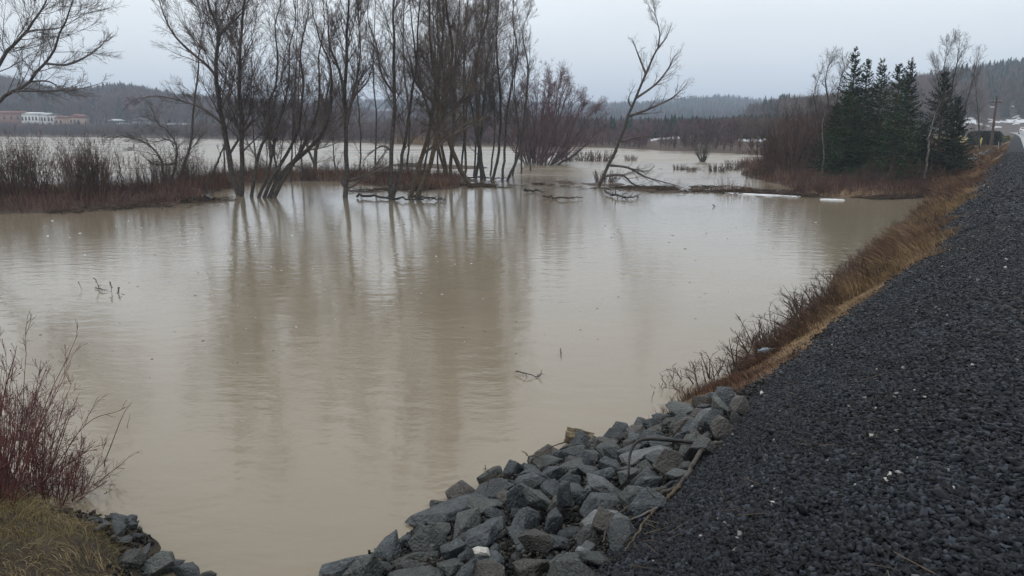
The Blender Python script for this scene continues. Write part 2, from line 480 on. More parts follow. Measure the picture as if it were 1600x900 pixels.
# water
m, nt, b = new_mat('muddy_water'); N, L = nt.nodes, nt.links
tc = N.new('ShaderNodeTexCoord')
nz = N.new('ShaderNodeTexNoise'); nz.inputs['Scale'].default_value = 0.16; nz.inputs['Detail'].default_value = 7; nz.inputs['Distortion'].default_value = 0.8
L.new(tc.outputs['Object'], nz.inputs['Vector'])
cr = N.new('ShaderNodeValToRGB'); el = cr.color_ramp.elements
el[0].position = 0.3; el[0].color = (0.192, 0.162, 0.116, 1); el[1].position = 0.7; el[1].color = (0.228, 0.195, 0.142, 1)
L.new(nz.outputs['Fac'], cr.inputs[0]); L.new(cr.outputs[0], b.inputs['Base Color'])
sepw = N.new('ShaderNodeSeparateXYZ'); L.new(tc.outputs['Object'], sepw.inputs[0])
rw = N.new('ShaderNodeMapRange'); rw.interpolation_type = 'SMOOTHSTEP'          # sheltered pool, then wind-ruffled open river
rw.inputs['From Min'].default_value = 34; rw.inputs['From Max'].default_value = 75
rw.inputs['To Min'].default_value = 0.07; rw.inputs['To Max'].default_value = 0.27
L.new(sepw.outputs['Y'], rw.inputs['Value'])
mps = N.new('ShaderNodeMapping'); mps.inputs['Scale'].default_value = (0.035, 0.16, 1); L.new(tc.outputs['Object'], mps.inputs[0])
w4 = N.new('ShaderNodeTexNoise'); w4.inputs['Scale'].default_value = 1.0; w4.inputs['Detail'].default_value = 5; L.new(mps.outputs[0], w4.inputs['Vector'])
r4 = N.new('ShaderNodeMapRange'); r4.inputs['From Min'].default_value = .3; r4.inputs['From Max'].default_value = .7
r4.inputs['To Min'].default_value = .45; r4.inputs['To Max'].default_value = 1.5; L.new(w4.outputs['Fac'], r4.inputs['Value'])
mr4 = N.new('ShaderNodeMath'); mr4.operation = 'MULTIPLY'; L.new(rw.outputs[0], mr4.inputs[0]); L.new(r4.outputs[0], mr4.inputs[1])
L.new(mr4.outputs[0], b.inputs['Roughness'])
b.inputs['IOR'].default_value = 1.33
mpw = N.new('ShaderNodeMapping'); mpw.inputs['Scale'].default_value = (0.75, 1.25, 1); mpw.inputs['Rotation'].default_value = (0, 0, 0.15)
L.new(tc.outputs['Object'], mpw.inputs[0])
w1 = N.new('ShaderNodeTexNoise'); w1.inputs['Scale'].default_value = 2.2; w1.inputs['Detail'].default_value = 3
w2 = N.new('ShaderNodeTexNoise'); w2.inputs['Scale'].default_value = 9.0; w2.inputs['Detail'].default_value = 3
w3 = N.new('ShaderNodeTexNoise'); w3.inputs['Scale'].default_value = 0.09; w3.inputs['Detail'].default_value = 3
for w in (w1, w2, w3): L.new(mpw.outputs[0], w.inputs['Vector'])
r3 = N.new('ShaderNodeMapRange'); r3.inputs['From Min'].default_value = 0.35; r3.inputs['From Max'].default_value = 0.68
r3.inputs['To Min'].default_value = 0.3; r3.inputs['To Max'].default_value = 2.6
L.new(w3.outputs['Fac'], r3.inputs['Value'])
b1 = N.new('ShaderNodeBump'); b1.inputs['Distance'].default_value = 0.0115
L.new(w1.outputs['Fac'], b1.inputs['Height']); b1.inputs['Strength'].default_value = 1.0
mm = N.new('ShaderNodeMath'); mm.operation = 'MULTIPLY'; L.new(w2.outputs['Fac'], mm.inputs[0]); L.new(r3.outputs[0], mm.inputs[1])
b2 = N.new('ShaderNodeBump'); b2.inputs['Distance'].default_value = 0.0022; b2.inputs['Strength'].default_value = 1.0
L.new(mm.outputs[0], b2.inputs['Height']); L.new(b1.outputs[0], b2.inputs['Normal'])
L.new(b2.outputs[0], b.inputs['Normal'])
M['water'] = m

# ground: painted zones (gravel, dead grass, soil, forest floor) times noise
M['ground'] = noise_mat('ground_soil', (0.7, 0.7, 0.7), (1.3, 1.3, 1.3), 3.0, 0.9, 0.8, 25, attr=True, spec=0.25, dist=0.03)
M['asphalt'] = noise_mat('wet_asphalt', (0.15, 0.155, 0.16), (0.21, 0.215, 0.22), 0.6, 0.28, 0.15, 60, spec=0.5)

# ------------------------------------------------------------------ ground sheet
def ground():
    a1 = np.radians(np.linspace(-46, 46, 660))
    a0 = np.radians(np.linspace(46, 314, 70)[1:-1])
    ang = np.concatenate([a1, a0])
    rad = 0.7 * (1.0205 ** np.arange(0, 415))
    A, Rr = np.meshgrid(ang, rad)
    X = Rr * np.sin(A); Yv = Rr * np.cos(A)
    Z = terrain(X, Yv)
    s, t = xy_st(X, Yv)
    te = np.interp(s, TE_S, TE_T) + 0.12 * fbm(X, Yv, 1.4, 3, 41)
    col = np.zeros(X.shape + (3,))
    col[:] = (0.072, 0.052, 0.040)
    n = fbm(X, Yv, 0.25, 3, 51)[..., None]
    tan = np.array((0.17, 0.115, 0.06)); rust = np.array((0.10, 0.058, 0.038))
    emb = (t > te) & (t < 9) & (Z > -0.3) & (s > 9)
    col = np.where(emb[..., None], rust + (tan - rust) * np.clip(0.5 + n * 1.6, 0, 1), col)
    grav = (t <= te) & (t > -14)
    col = np.where(grav[..., None], np.array((0.012, 0.014, 0.018)), col)
    rk = (t > te) & (t < 5) & (s < 9) & (s > -20)
    col = np.where(rk[..., None], np.array((0.028, 0.028, 0.027)), col)
    bk = (t > 5.2) & (s < 5)
    col = np.where(bk[..., None], np.array((0.045, 0.036, 0.026)), col)
    yard = (s > 75) & (s < 260) & (t > 2.5) & (t < 16)
    col = np.where(yard[..., None], np.array((0.20, 0.16, 0.07)), col)
    far = (Yv > 190)
    col = np.where(far[..., None], np.array((0.085, 0.066, 0.056)) * (1 + 0.5 * n), col)
    col = np.where((Z < -0.02)[..., None] & ~grav[..., None], np.array((0.06, 0.05, 0.036)), col)
    ni, nj = X.shape
    V = np.stack([X, Yv, Z], -1).reshape(-1, 3)
    idx = np.arange(ni * nj).reshape(ni, nj)
    a = idx[:-1]; b = idx[1:]
    Q = np.stack([a, b, np.roll(b, -1, 1), np.roll(a, -1, 1)], -1).reshape(-1, 4)
    # centre fan
    V = np.vstack([V, [[0, 0, 1.9]]])
    T = np.stack([np.full(nj, ni * nj), idx[0], np.roll(idx[0], -1)], -1)
    C3 = np.vstack([col.reshape(-1, 3), [[0.03, 0.033, 0.04]]])
    o = mesh_np('ground', V, Q, T, M['ground'], col=C3, smooth=True)
    tag(o, 'dark gravel embankment, brown banks and wooded valley floor around the flood', kind='structure')
ground()

wv = []
wr = np.concatenate([[0], 1.6 ** np.arange(2, 18)])
V = np.array([(-2600, -60, 0), (2600, -60, 0), (2600, 1400, 0), (-2600, 1400, 0)], float)
o = mesh_np('water', V, [[0, 1, 2, 3]], None, M['water'])
tag(o, 'calm muddy tan floodwater reflecting the grey sky and bare trees', kind='structure')

# ------------------------------------------------------------------ road
def road():
    s = np.concatenate([np.arange(-30, 60, 2.0), np.arange(60, 285, 5.0)])
    tl = np.where(s < 120, -0.62, -0.62 + 0.00009 * (s - 120) ** 2)
    rows = []
    for off in (0.0, -7.4):
        x, y = st_xy(s, tl + off)
        rows.append(np.stack([x, y, np.maximum(terrain(x, y), 1.9) + 0.03], -1))
    n = len(s)
    V = np.vstack(rows)
    V[:, 2] = np.repeat([0], 2 * n) + np.maximum(V[:n, 2], V[n:, 2]).repeat(1).tolist() * 2 if False else np.tile(np.maximum(V[:n, 2], V[n:, 2]), 2)
    i = np.arange(n - 1)
    Q = np.stack([i, i + 1, i + 1 + n, i + n], -1)
    # skirt so the slab has an edge
    V2 = V.copy(); V2[:, 2] -= 0.2
    Vv = np.vstack([V, V2])
    Q2 = np.stack([i, i + 2 * n, i + 1 + 2 * n, i + 1], -1)
    Q3 = np.stack([i + n, i + 1 + n, i + 1 + 3 * n, i + 3 * n], -1)
    o = mesh_np('road', Vv, np.vstack([Q, Q2, Q3]), None, M['asphalt'])
    tag(o, 'wet grey asphalt road running off along the embankment top', kind='structure')
    for off, nm in ((-0.25, 'edge'), (-3.7, 'centre'), (-7.15, 'edge')):
        xs = []
        for d in (0.06, -0.06):
            x, y = st_xy(s, tl + off + d)
            xs.append(np.stack([x, y, V[:n, 2] + 0.004], -1))
        Q = np.stack([i, i + 1, i + 1 + n, i + n], -1)
        o = mesh_np('road_marking', np.vstack(xs), Q, None, M['worn_paint'])
        tag(o, 'white painted line along the %s of the road' % nm, kind='structure')
road()

# ------------------------------------------------------------------ haze
def haze():
    x0, x1, y0, y1, z0, z1 = -2700, 2700, -120, 2700, -4, 82
    V = [(x, y, z) for x in (x0, x1) for y in (y0, y1) for z in (z0, z1)]
    Q = [(0, 1, 3, 2), (4, 6, 7, 5), (0, 4, 5, 1), (2, 3, 7, 6), (0, 2, 6, 4), (1, 5, 7, 3)]
    m = bpy.data.materials.new('haze'); m.use_nodes = True
    nt = m.node_tree; nt.nodes.clear()
    out = nt.nodes.new('ShaderNodeOutputMaterial'); pv = nt.nodes.new('ShaderNodeVolumePrincipled')
    pv.inputs['Color'].default_value = (0.68, 0.81, 0.99, 1)
    pv.inputs['Density'].default_value = 0.0006
    nt.links.new(pv.outputs[0], out.inputs['Volume'])
    o = mesh_np('haze', V, Q, None, m)
    tag(o, 'thin grey mist hanging over the whole valley', 'haze', kind='stuff')
haze()

# ------------------------------------------------------------------ snow on far slopes and ice at the debris line
EXCL = []      # (px, half width px, Y) windows kept free of trees
def patch(X, Y, rx, ry, zoff=0.05, ang=0.0, n=20, seed=0):
    g = np.random.default_rng(seed)
    a = np.linspace(0, 2 * math.pi, n, endpoint=False)
    rr = 1 + 0.35 * np.sin(a * 2 + g.uniform(0, 6)) * g.uniform(.3, 1) + 0.2 * np.sin(a * 5 + g.uniform(0, 6)) + g.normal(0, 0.1, n)
    px_ = rx * rr * np.cos(a); py_ = ry * rr * np.sin(a)
    x = X + px_ * math.cos(ang) - py_ * math.sin(ang); y = Y + px_ * math.sin(ang) + py_ * math.cos(ang)
    inner = np.stack([X + (x - X) * 0.6, Y + (y - Y) * 0.6], -1)
    zo = np.maximum(terrain(x, y), 0) ; zi = np.maximum(terrain(inner[:, 0], inner[:, 1]), 0)
    zc = max(th(X, Y), 0)
    V = np.vstack([np.stack([x, y, zo - 0.03 + zoff * 0.1], -1), np.c_[inner, zi + zoff], [[X, Y, zc + zoff * 1.1]]])
    i = np.arange(n); j = (i + 1) % n
    Q = np.stack([i, j, j + n, i + n], -1); T = np.stack([i + n, j + n, np.full(n, 2 * n)], -1)
    return V, Q, T
def snow():
    Vs, Qs, Ts, off = [], [], [], 0
    g = np.random.default_rng(3)
    spots = []
    def addp(px, py, wpx, hpx=1.5, win=True):
        p = hit(px, py)
        if p[1] > 1400: return
        k = p[1] / F
        spots.append((p[0], p[1], wpx * k * 0.5, max(hpx * k * 4, .7)))
        if win: EXCL.append((px, wpx * 0.5 + 2, p[1]))
    for x in np.linspace(1018, 1108, 20): addp(x, 220 - (x - 1018) * 0.09 + g.normal(0, .4), g.uniform(2, 6), 0.4)
    for x in np.linspace(1156, 1202, 8): addp(x, 221 + g.uniform(-1, 1), 4, 0.5)
    for q in ((968, 205, 7), (976, 208, 6), (966, 209, 5), (980, 211, 6), (1028, 179, 16), (1021, 180, 6)): addp(q[0], q[1], q[2], 0.9)
    for x in np.linspace(530, 604, 9): addp(x, 172 + g.uniform(-2.5, 2.5), 12, 1.0, False)
    for _ in range(80):
        x = g.uniform(1488, 1650); y = 192 + g.normal(0, 3.6) - (x - 1540) * 0.02
        if vnoise(np.array([x * .09]), np.array([y * .4]), 4)[0] < -.12: continue
        addp(x, y, g.uniform(2, 12) * g.uniform(.5, 1.2), g.uniform(0.5, 2.2))
    for q in ((1544, 166, 8), (1550, 168, 7), (1575, 167, 4), (1583, 167, 4), (1546, 152, 4)): addp(q[0], q[1], q[2], 1.0)
    for i, (X, Y, rx, ry) in enumerate(spots):
        V, Q, T = patch(X, Y, rx, ry, 0.35, 0, 14, i)
        Vs.append(V); Qs.append(Q + off); Ts.append(T + off); off += len(V)
    o = mesh_np('snow', np.vstack(Vs), np.vstack(Qs), np.vstack(Ts), M['snow'], smooth=True)
    tag(o, 'white patches of old snow left on the far slopes', kind='stuff')
    Vs, Qs, Ts, off = [], [], [], 0
    for i, (x, y, r) in enumerate([(1331, 250, .26), (1338, 248, .3), (1345, 249, .2), (1312, 251, .2), (1326, 252, .2), (1250, 226, .2)]):
        p = on(x, y + 22, 0.5)
        V, Q, T = patch(p[0], p[1], r, r * .8, 0.16, 0, 12, i + 80)
        Vs.append(V); Qs.append(Q + off); Ts.append(T + off); off += len(V)
    o = mesh_np('snow', np.vstack(Vs), np.vstack(Qs), np.vstack(Ts), M['snow'], smooth=True)
    tag(o, 'small remnants of snow on the ground under the spruces', kind='stuff')
snow()
def ice(px, py, wpx, dpx, ang, label, i):
    p = on(px, py, 0.0); k = p[1] / F
    g = np.random.default_rng(i)
    n = 60; a = np.linspace(0, 2 * math.pi, n, endpoint=False)
    rr = 1 + 0.12 * np.sin(3 * a + i) + g.normal(0, 0.16, n)
    x = wpx * k * .5 * rr * np.cos(a); y = dpx * rr * np.sin(a)
    X = x * math.cos(ang) - y * math.sin(ang); Y = x * math.sin(ang) + y * math.cos(ang)
    top = np.stack([X * .97, Y * .97, np.full(n, .045) + g.normal(0, .008, n)], -1); bot = np.stack([X, Y, np.full(n, -.08)], -1)
    V = np.vstack([top, bot, [[0, 0, .06]], [[0, 0, -.08]]]); ii = np.arange(n); j = (ii + 1) % n
    Q = np.stack([ii + n, j + n, j, ii], -1)
    T = np.vstack([np.stack([ii, j, np.full(n, 2 * n)], -1), np.stack([j + n, ii + n, np.full(n, 2 * n + 1)], -1)])
    o = mesh_np('ice_floe', V, Q, T, M['snow'], loc=(p[0], p[1], 0), smooth=False)
    tag(o, label, 'ice floe')
ice(1190, 305, 98, 0.17, -0.62, 'long thin white ice sheet floating beside the debris line, right of the leaning tree', 1)
ice(1299, 312.5, 30, 0.14, -0.3, 'short white ice piece floating in front of the reddish shrubs on the right', 2)
ice(1248, 289, 26, 0.3, 0.0, 'small white ice piece behind the debris line near the right bank', 3)
ice(1218, 300, 12, 0.12, -0.1, 'tiny white ice fragment lodged in the debris line', 4)

# ------------------------------------------------------------------ forests on the hills (far off mass)
def bare_template(g, n=44, h=1.0):
    V = []; T = []
    def spike(p, q, w):
        d = q - p; s = np.cross(d, g.normal(size=3)); s /= np.linalg.norm(s) + 1e-9
        i = len(V); V.extend([p - s * w, p + s * w, q]); T.append((i, i + 1, i + 2))
    for k in range(3):
        spike(np.array([0, 0, 0.]), np.array([g.normal(0, .03), g.normal(0, .03), 0.95]), 0.016)
    for i in range(n):
        z0 = g.uniform(0.18, 0.8); a = g.uniform(0, 6.283); L = g.uniform(0.18, 0.42) * (1.1 - 0.5 * z0)
        el = g.uniform(0.5, 1.35)
        p = np.array([0, 0, z0]) + np.array([math.cos(a), math.sin(a), 0]) * g.uniform(0, .08)
        q = p + L * np.array([math.cos(a) * math.cos(el), math.sin(a) * math.cos(el), math.sin(el)])
        spike(p, q, g.uniform(.006, .013))
    return np.array(V), np.array(T)
def con_template(g):
    V = []; T = []
    for L in range(9):
        z = 0.06 + L * 0.105; r = 0.22 * (1 - L / 9.6) * g.uniform(.85, 1.15)
        for j in range(8):
            a = j * 0.785 + g.uniform(-.3, .3) + L; rr = r * g.uniform(.7, 1.2); b = 0.33
            i = len(V)
            V.extend([(0, 0, min(z + .16, 1)), (rr * math.cos(a - b), rr * math.sin(a - b), z - g.uniform(0, .05)), (rr * math.cos(a + b), rr * math.sin(a + b), z - g.uniform(0, .05))])
            T.append((i, i + 1, i + 2))
    return np.array(V), np.array(T)
gT = np.random.default_rng(5)
BT = [bare_template(gT) for _ in range(7)]
CT = [con_template(gT) for _ in range(5)]

def scatter(name, pos, hs, temps, cols, label, wid=1.0):
    Vs, Ts, Cs, off = [], [], [], 0
    which = rng.integers(0, len(temps), len(pos))
    for k, (tv, tt) in enumerate(temps):
        i = np.where(which == k)[0]
        if not len(i): continue
        a = rng.uniform(0, 6.283, len(i)); c, s = np.cos(a), np.sin(a)
        sc_ = hs[i]; wd = wid * rng.uniform(.8, 1.3, len(i))
        x = (tv[None, :, 0] * c[:, None] - tv[None, :, 1] * s[:, None]) * (sc_ * wd)[:, None]
        y = (tv[None, :, 0] * s[:, None] + tv[None, :, 1] * c[:, None]) * (sc_ * wd)[:, None]
        z = tv[None, :, 2] * sc_[:, None]
        V = np.stack([x, y, z], -1) + pos[i][:, None, :]
        T = tt[None] + (np.arange(len(i)) * len(tv))[:, None, None] + off
        Vs.append(V.reshape(-1, 3)); Ts.append(T.reshape(-1, 3)); Cs.append(np.repeat(cols[i], len(tv), 0)); off += V.shape[0] * V.shape[1]
    o = mesh_np(name, np.vstack(Vs), None, np.vstack(Ts), M['forest'], col=np.vstack(Cs))
    return tag(o, label, kind='stuff')

HOUSE_WIN = [(-30, 96, 352), (98, 130, 352), (160, 196, 352), (202, 226, 352), (250, 292, 340)]
def forest():
    n = 60000
    px = rng.uniform(-220, 1820, n)
    Y = np.where(rng.random(n) < .62, rng.uniform(105, 560, n), rng.uniform(500, 1330, n))
    X = (px - 800) / F * cT * Y
    X = (px - 800) / (F * cT * (1 + sT * sT / cT / cT)) * Y
    sd = sd_poly(X, Y, LAND)
    s, t = xy_st(X, Y)
    Z = terrain(X, Y)
    keep = (sd > 1.0) & (Z > 0.2) & ~((t < 22) & (px > 1300) & (s < 300)) & ~((px > 1190) & (Y < 130))
    keep &= ~((px > 1480) & (Y < 262) & (rng.random(n) < .95))
    # open flats just behind the shore
    flat = (sd > 28) & (Z < 5.0) & (px < 700); keep &= ~(flat & (rng.random(n) < .55))
    # houses: keep the view line open
    for a, b_, y0 in HOUSE_WIN:
        keep &= ~((px > a - 2) & (px < b_ + 2) & (Y > y0 - 22) & (Y < y0 + 14))
    for ex, hw, ey in EXCL:
        keep &= ~((np.abs(px - ex) < hw) & (Y < ey + 4) & (Y > ey - (28 if ex < 1400 else 45)))
    keep &= ~((px > 520) & (px < 615) & (Y > 620) & (Y < 1000))
    px, Y, X, Z, sd = px[keep], Y[keep], X[keep], Z[keep], sd[keep]
    m_ = 15000                                            # the low dense band along the far left shore
    px2 = rng.uniform(-220, 1010, m_); Y2 = rng.uniform(110, 345, m_)
    X2 = (px2 - 800) / (F * cT * (1 + sT * sT / cT / cT)) * Y2
    sd2 = sd_poly(X2, Y2, LAND); Z2 = terrain(X2, Y2)
    k2 = (sd2 > .5) & (sd2 < 42) & (Z2 > .15)
    px = np.r_[px, px2[k2]]; Y = np.r_[Y, Y2[k2]]; X = np.r_[X, X2[k2]]; Z = np.r_[Z, Z2[k2]]; sd = np.r_[sd, sd2[k2]]
    n = len(px)
    nz = fbm(X, Y, 0.012, 3, 61)
    con_p = np.interp(px, [-200, 0, 120, 200, 300, 600, 900, 1100, 1180, 1260, 1400, 1520, 1800], [.05, .02, .10, .14, .02, .05, .18, .38, .28, .02, .0, .10, .2])
    con_p = con_p + np.where(Y > 560, .25, 0) + nz * 0.7 - np.where(sd < 35, .8, 0)
    isc = rng.random(n) < con_p
    hs = rng.uniform(6.5, 11.5, n)
    hs = np.where(Z < 4, rng.uniform(3.4, 6.2, n), hs)
    hs = np.where(sd < 10, rng.uniform(2.2, 4.0, n), hs)
    hs = np.where((sd < 45) & (px < 700), np.minimum(hs, rng.uniform(2.8, 4.3, n)), hs)
    hs = np.where((sd < 45) & (px >= 700) & (px < 1010), np.minimum(hs, rng.uniform(1.8, 3.2, n)), hs)
    hs = np.where((px > 900) & (Y < 300), hs * .8, hs)
    hs = np.where(Y > 600, hs * 1.1, hs)
    base = np.array((0.105, 0.082, 0.076)); pur = np.array((0.115, 0.076, 0.078)); brn = np.array((0.120, 0.082, 0.060))
    f = np.clip(.5 + 1.5 * fbm(X, Y, 0.02, 2, 71), 0, 1)[:, None]
    cols = base * (1 - f) + pur * f
    cols = np.where(((px > 1150) & (Y < 420))[:, None], brn, cols)
    cols *= rng.uniform(.7, 1.3, (n, 1))
    pos = np.stack([X, Y, Z - .1], -1)
    for msk, nm, lb in (((~isc) & (px < 950) & (sd < 45), 'shore_thicket', 'low purple brown bare thicket along the far left shore'),
                        ((~isc) & (px < 950) & (sd >= 45), 'bare_forest', 'grey bare forest covering the left hill'),
                        ((~isc) & (px >= 950), 'bare_forest', 'brown bare forest on the slopes right of the flooded river')):
        scatter(nm, pos[msk], hs[msk], BT, cols[msk], lb, 1.25)
    cc = np.array((0.020, 0.038, 0.028)) * rng.uniform(.7, 1.5, (n, 1))
    for msk, nm, lb in ((isc & (px < 950), 'conifer_forest', 'scattered dark conifers among the bare trees of the left hill'),
                        (isc & (px >= 950), 'conifer_forest', 'dark conifer woods on the hills at centre and right')):
        scatter(nm, pos[msk], hs[msk] * 1.08, CT, cc[msk], lb, 1.0)
forest()

# ------------------------------------------------------------------ traced trees in the flood
def make_tree(name, base, stems, label, cat='tree', bark='bark', twig='twig', l1=24, l2=10, l3=8, group=None, up=0.05,
              ang=34, l1len=0.34, depth=0.09, umin=0.30, seed=0, limbs=(), fine=1.0, Y=None, l2len=0.5, rtip=0.0038):
    """base (px, py) of the whole tree, stems = [(width px, [(px,py)...]), ...] starting at their feet"""
    g = np.random.default_rng(seed)
    b = on(*base) if Y is None else at(base[0], base[1], Y)
    Yb = b[1]
    zb = th(b[0], b[1])
    b = np.array((b[0], b[1], min(max(zb, -0.2), 0.6) if Y is None else b[2]))
    root = empty(name, tuple(b))
    tag(root, label, cat, group)
    NP = 26
    SP, SR = [], []
    for wpx, pts in stems:
        y_off = 0.0
        foot = on(*pts[0]) if Y is None else at(pts[0][0], pts[0][1], Y)
        Y0 = foot[1]
        dr = g.normal(0, depth)
        world = []
        for k, (x, y) in enumerate(pts):
            hh = max(0, (pts[0][1] - y)) / F * Y0
            world.append(at(x, y, Y0 + dr * hh + (g.normal(0, .12) if k else 0)))
        world = [world[0] - (world[1] - world[0]) * 0.0 - np.array((0, 0, 0.5))] + world
        P = catmull(world, NP)
        jit = g.normal(0, 0.022, (NP, 3)); jit[:3] = 0; P = P + jit
        r0 = wpx * 0.5 * Y0 / F
        r = r0 * .72 * (1 - np.linspace(0, 1, NP)) ** 0.9 + 0.010
        r[0] *= 1.5; r[1] *= 1.25
        SP.append(P); SR.append(r)
        V, Q = tubes(P[None], r[None], 8)
        mesh_np('trunk', V - b, Q, None, M[bark], parent=root, smooth=True)
    parts = []
    LP, LR = [], []
    for wpx, pts, si in limbs:             # traced limbs that leave stem si
        P0 = SP[si]
        start = at(pts[0][0], pts[0][1], P0[0, 1])
        j = np.argmin(((P0[:, [0, 2]] - start[[0, 2]]) ** 2).sum(1))
        Y0 = P0[j, 1]; dr = g.normal(0, .25)
        world = [P0[j]] + [at(x, y, Y0 + dr * (k + 1) * .4) for k, (x, y) in enumerate(pts[1:])]
        P = catmull(world, NP); r = wpx * .5 * Y0 / F * (1 - np.linspace(0, 1, NP)) ** .9 * .85 + .006
        LP.append(P); LR.append(r)
    if LP:
        parts.append(tubes(np.array(LP), np.array(LR), 6))
        A, B_ = np.array(LP), np.array(LR)
    SPa, SRa = np.array(SP), np.array(SR)
    plen = np.linalg.norm(np.diff(SPa, axis=1), axis=2).sum(1)
    cnt = np.maximum((l1 * plen / 11).astype(int), 4)
    P1, R1 = sprout(SPa, SRa, cnt, umin, 0.99, ang, l1len, 9, 0.07, up, 0.33, 0.008, 0.0045, 0.5, g, tip=.5)
    if LP:
        c2 = np.maximum((l1 * 1.6 * np.linalg.norm(np.diff(A, axis=1), axis=2).sum(1) / 11).astype(int), 3)
        q, w = sprout(A, B_, c2, .2, .98, 32, .40, 9, .08, up, .4, .007, .0045, .4, g)
        P1 = np.vstack([P1, q]); R1 = np.vstack([R1, w])
    # top whips
    q, w = sprout(SPa, SRa, 4, .90, .995, 16, .14, 9, .05, up, .7, .008, .0045, .5, g, tip=1)
    P1 = np.vstack([P1, q]); R1 = np.vstack([R1, w])
    ln1 = np.linalg.norm(np.diff(P1, axis=1), axis=2).sum(1)
    c1_ = np.clip(np.round(l2 * fine * ln1 / 1.9), 2, l2 * 2.2).astype(int)
    P2_, R2 = sprout(P1, R1, c1_, .12, .98, 32, l2len, 6, .09, up, .5, .0055, .0040, .25, g, tip=.5)
    ln2 = np.linalg.norm(np.diff(P2_, axis=1), axis=2).sum(1)
    c2_ = np.clip(np.round(l3 * fine * ln2 / .75), 1, l3 * 2.2).astype(int)
    P3, R3 = sprout(P2_, R2, c2_, .1, .98, 34, .5, 4, .11, up, .65, .0046, rtip, .2, g, tip=.6)
    parts += [tubes(P1, R1, 5), tubes(P2_, R2, 3), tubes(P3, R3, 3)]
    V, Q = join(parts)
    mesh_np('crown', V - b, Q, None, M[twig], parent=root)
    return root

T = make_tree
T('bare_tree', (375, 306), [
    (15, [(374, 306), (364, 272), (351, 210), (341, 148), (337, 97), (342, 47), (326, 8), (318, -60), (322, -140)]),
    (13, [(377, 306), (377, 272), (378, 194), (374, 136), (376, 78), (379, 23), (384, -60), (378, -150)])],
  'dark twin-stemmed bare tree standing in water beside the end of the reddish left bank', l1=26, seed=11,
  limbs=[(6, [(342, 150), (333, 113), (290, 74), (267, 47), (250, 5), (246, -20)], 0), (4, [(348, 195), (320, 172), (285, 158), (240, 150), (200, 160)], 0),
         (5, [(357, 235), (375, 215), (395, 190), (408, 180)], 0), (4, [(340, 130), (352, 150), (370, 190), (376, 215)], 0),
         (4, [(341, 60), (362, 36), (384, 12), (392, -20)], 0)])
T('bare_tree', (281, 278), [(8, [(281, 280), (290, 250), (298, 225), (304, 155), (310, 101), (314, 60), (318, 20)])],
  'thin dark leaning tree rising out of the reddish brush on the left bank', l1=24, seed=12, l1len=.22)
T('crooked_tree', (263, 296), [(7, [(263, 297), (270, 275), (276, 250), (274, 225), (262, 205), (245, 190), (238, 170)]),
                               (6, [(257, 292), (254, 262), (246, 240), (225, 222), (195, 214), (165, 215)])],
  'low crooked tree with arching limbs over the left brush', l1=40, seed=13, l1len=.35, up=.0,
  limbs=[(4, [(276, 252), (262, 257), (240, 256), (225, 245), (212, 230)], 0), (3, [(274, 225), (262, 218), (240, 222), (225, 216)], 0)])
T('slanted_stump', (329, 284), [(7, [(329, 284), (336, 262), (345, 240), (352, 222), (356, 205)])],
  'short slanting bare stem just left of the twin-stemmed tree', l1=16, seed=14, l1len=.3)
T('bare_tree', (421, 308), [
    (8, [(393, 308), (399, 272), (407, 233), (421, 202), (419, 167), (430, 136), (434, 89), (430, 40), (440, 0), (436, -60)]),
    (8, [(404, 309), (415, 280), (423, 253), (427, 229), (434, 194), (450, 136), (452, 80), (462, 30), (458, -50)]),
    (9, [(413, 309), (428, 272), (450, 237), (469, 190), (473, 128), (469, 78), (481, 23), (476, -60)]),
    (9, [(420, 309), (444, 268), (470, 236), (489, 194), (500, 140), (498, 90), (506, 40), (500, -40)]),
    (10, [(429, 309), (454, 260), (493, 222), (512, 187), (518, 148), (516, 101), (502, 70), (489, 19), (486, -50)]),
    (6, [(425, 309), (432, 272), (429, 240), (430, 205), (445, 165), (440, 120), (448, 70)])],
  'clump of five dark stems all leaning to the right out of the water', l1=17, l2=8, seed=15, ang=34, umin=.25)
T('bare_tree', (493, 268), [(10, [(493, 268), (493, 240), (500, 215), (512, 190), (509, 160), (516, 120), (514, 80), (520, 45)]),
                            (7, [(494, 262), (482, 235), (478, 205), (470, 170), (474, 130), (466, 95)])],
  'tree on the brown strip farther back, behind the right-leaning clump', l1=20, seed=16)
T('bare_tree', (539, 309), [(12, [(539, 309), (541, 272), (541, 214), (539, 155), (541, 97), (543, 39), (545, -5), (541, -80), (544, -160)]),
                            (5, [(541, 200), (546, 172), (553, 135), (560, 90), (558, 40), (565, -20), (562, -80)])][:1],
  'single straight upright tree alone between the leaning clump and the tall trees', l1=24, seed=17, l1len=.27,
  limbs=[(6, [(540, 195), (548, 165), (556, 130), (563, 80), (560, 20), (568, -50)], 0), (5, [(539, 150), (530, 110), (515, 70), (512, 20), (505, -30)], 0),
         (5, [(541, 296), (556, 287), (578, 268), (600, 240), (612, 218)], 0), (4, [(540, 292), (528, 275), (522, 250), (520, 222), (512, 205)], 0),
         (4, [(541, 285), (565, 276), (590, 262), (608, 254)], 0), (4, [(540, 170), (555, 150), (575, 125), (585, 90)], 0)])
T('bare_tree', (612, 309), [(11, [(610, 310), (612, 233), (616, 155), (616, 78), (615, 19), (620, -60), (616, -150)]),
                            (9, [(614, 309), (624, 272), (634, 218), (642, 155), (651, 97), (653, 39), (660, -40), (655, -120)])],
  'twin grey stems forming a narrow V, left edge of the tall central group', l1=20, seed=18,
  limbs=[(4, [(614, 225), (598, 228), (578, 240), (560, 260)], 0), (4, [(616, 150), (596, 115), (588, 70), (575, 30), (577, -20)], 0),
         (4, [(611, 255), (592, 266), (572, 275), (556, 288)], 0)])
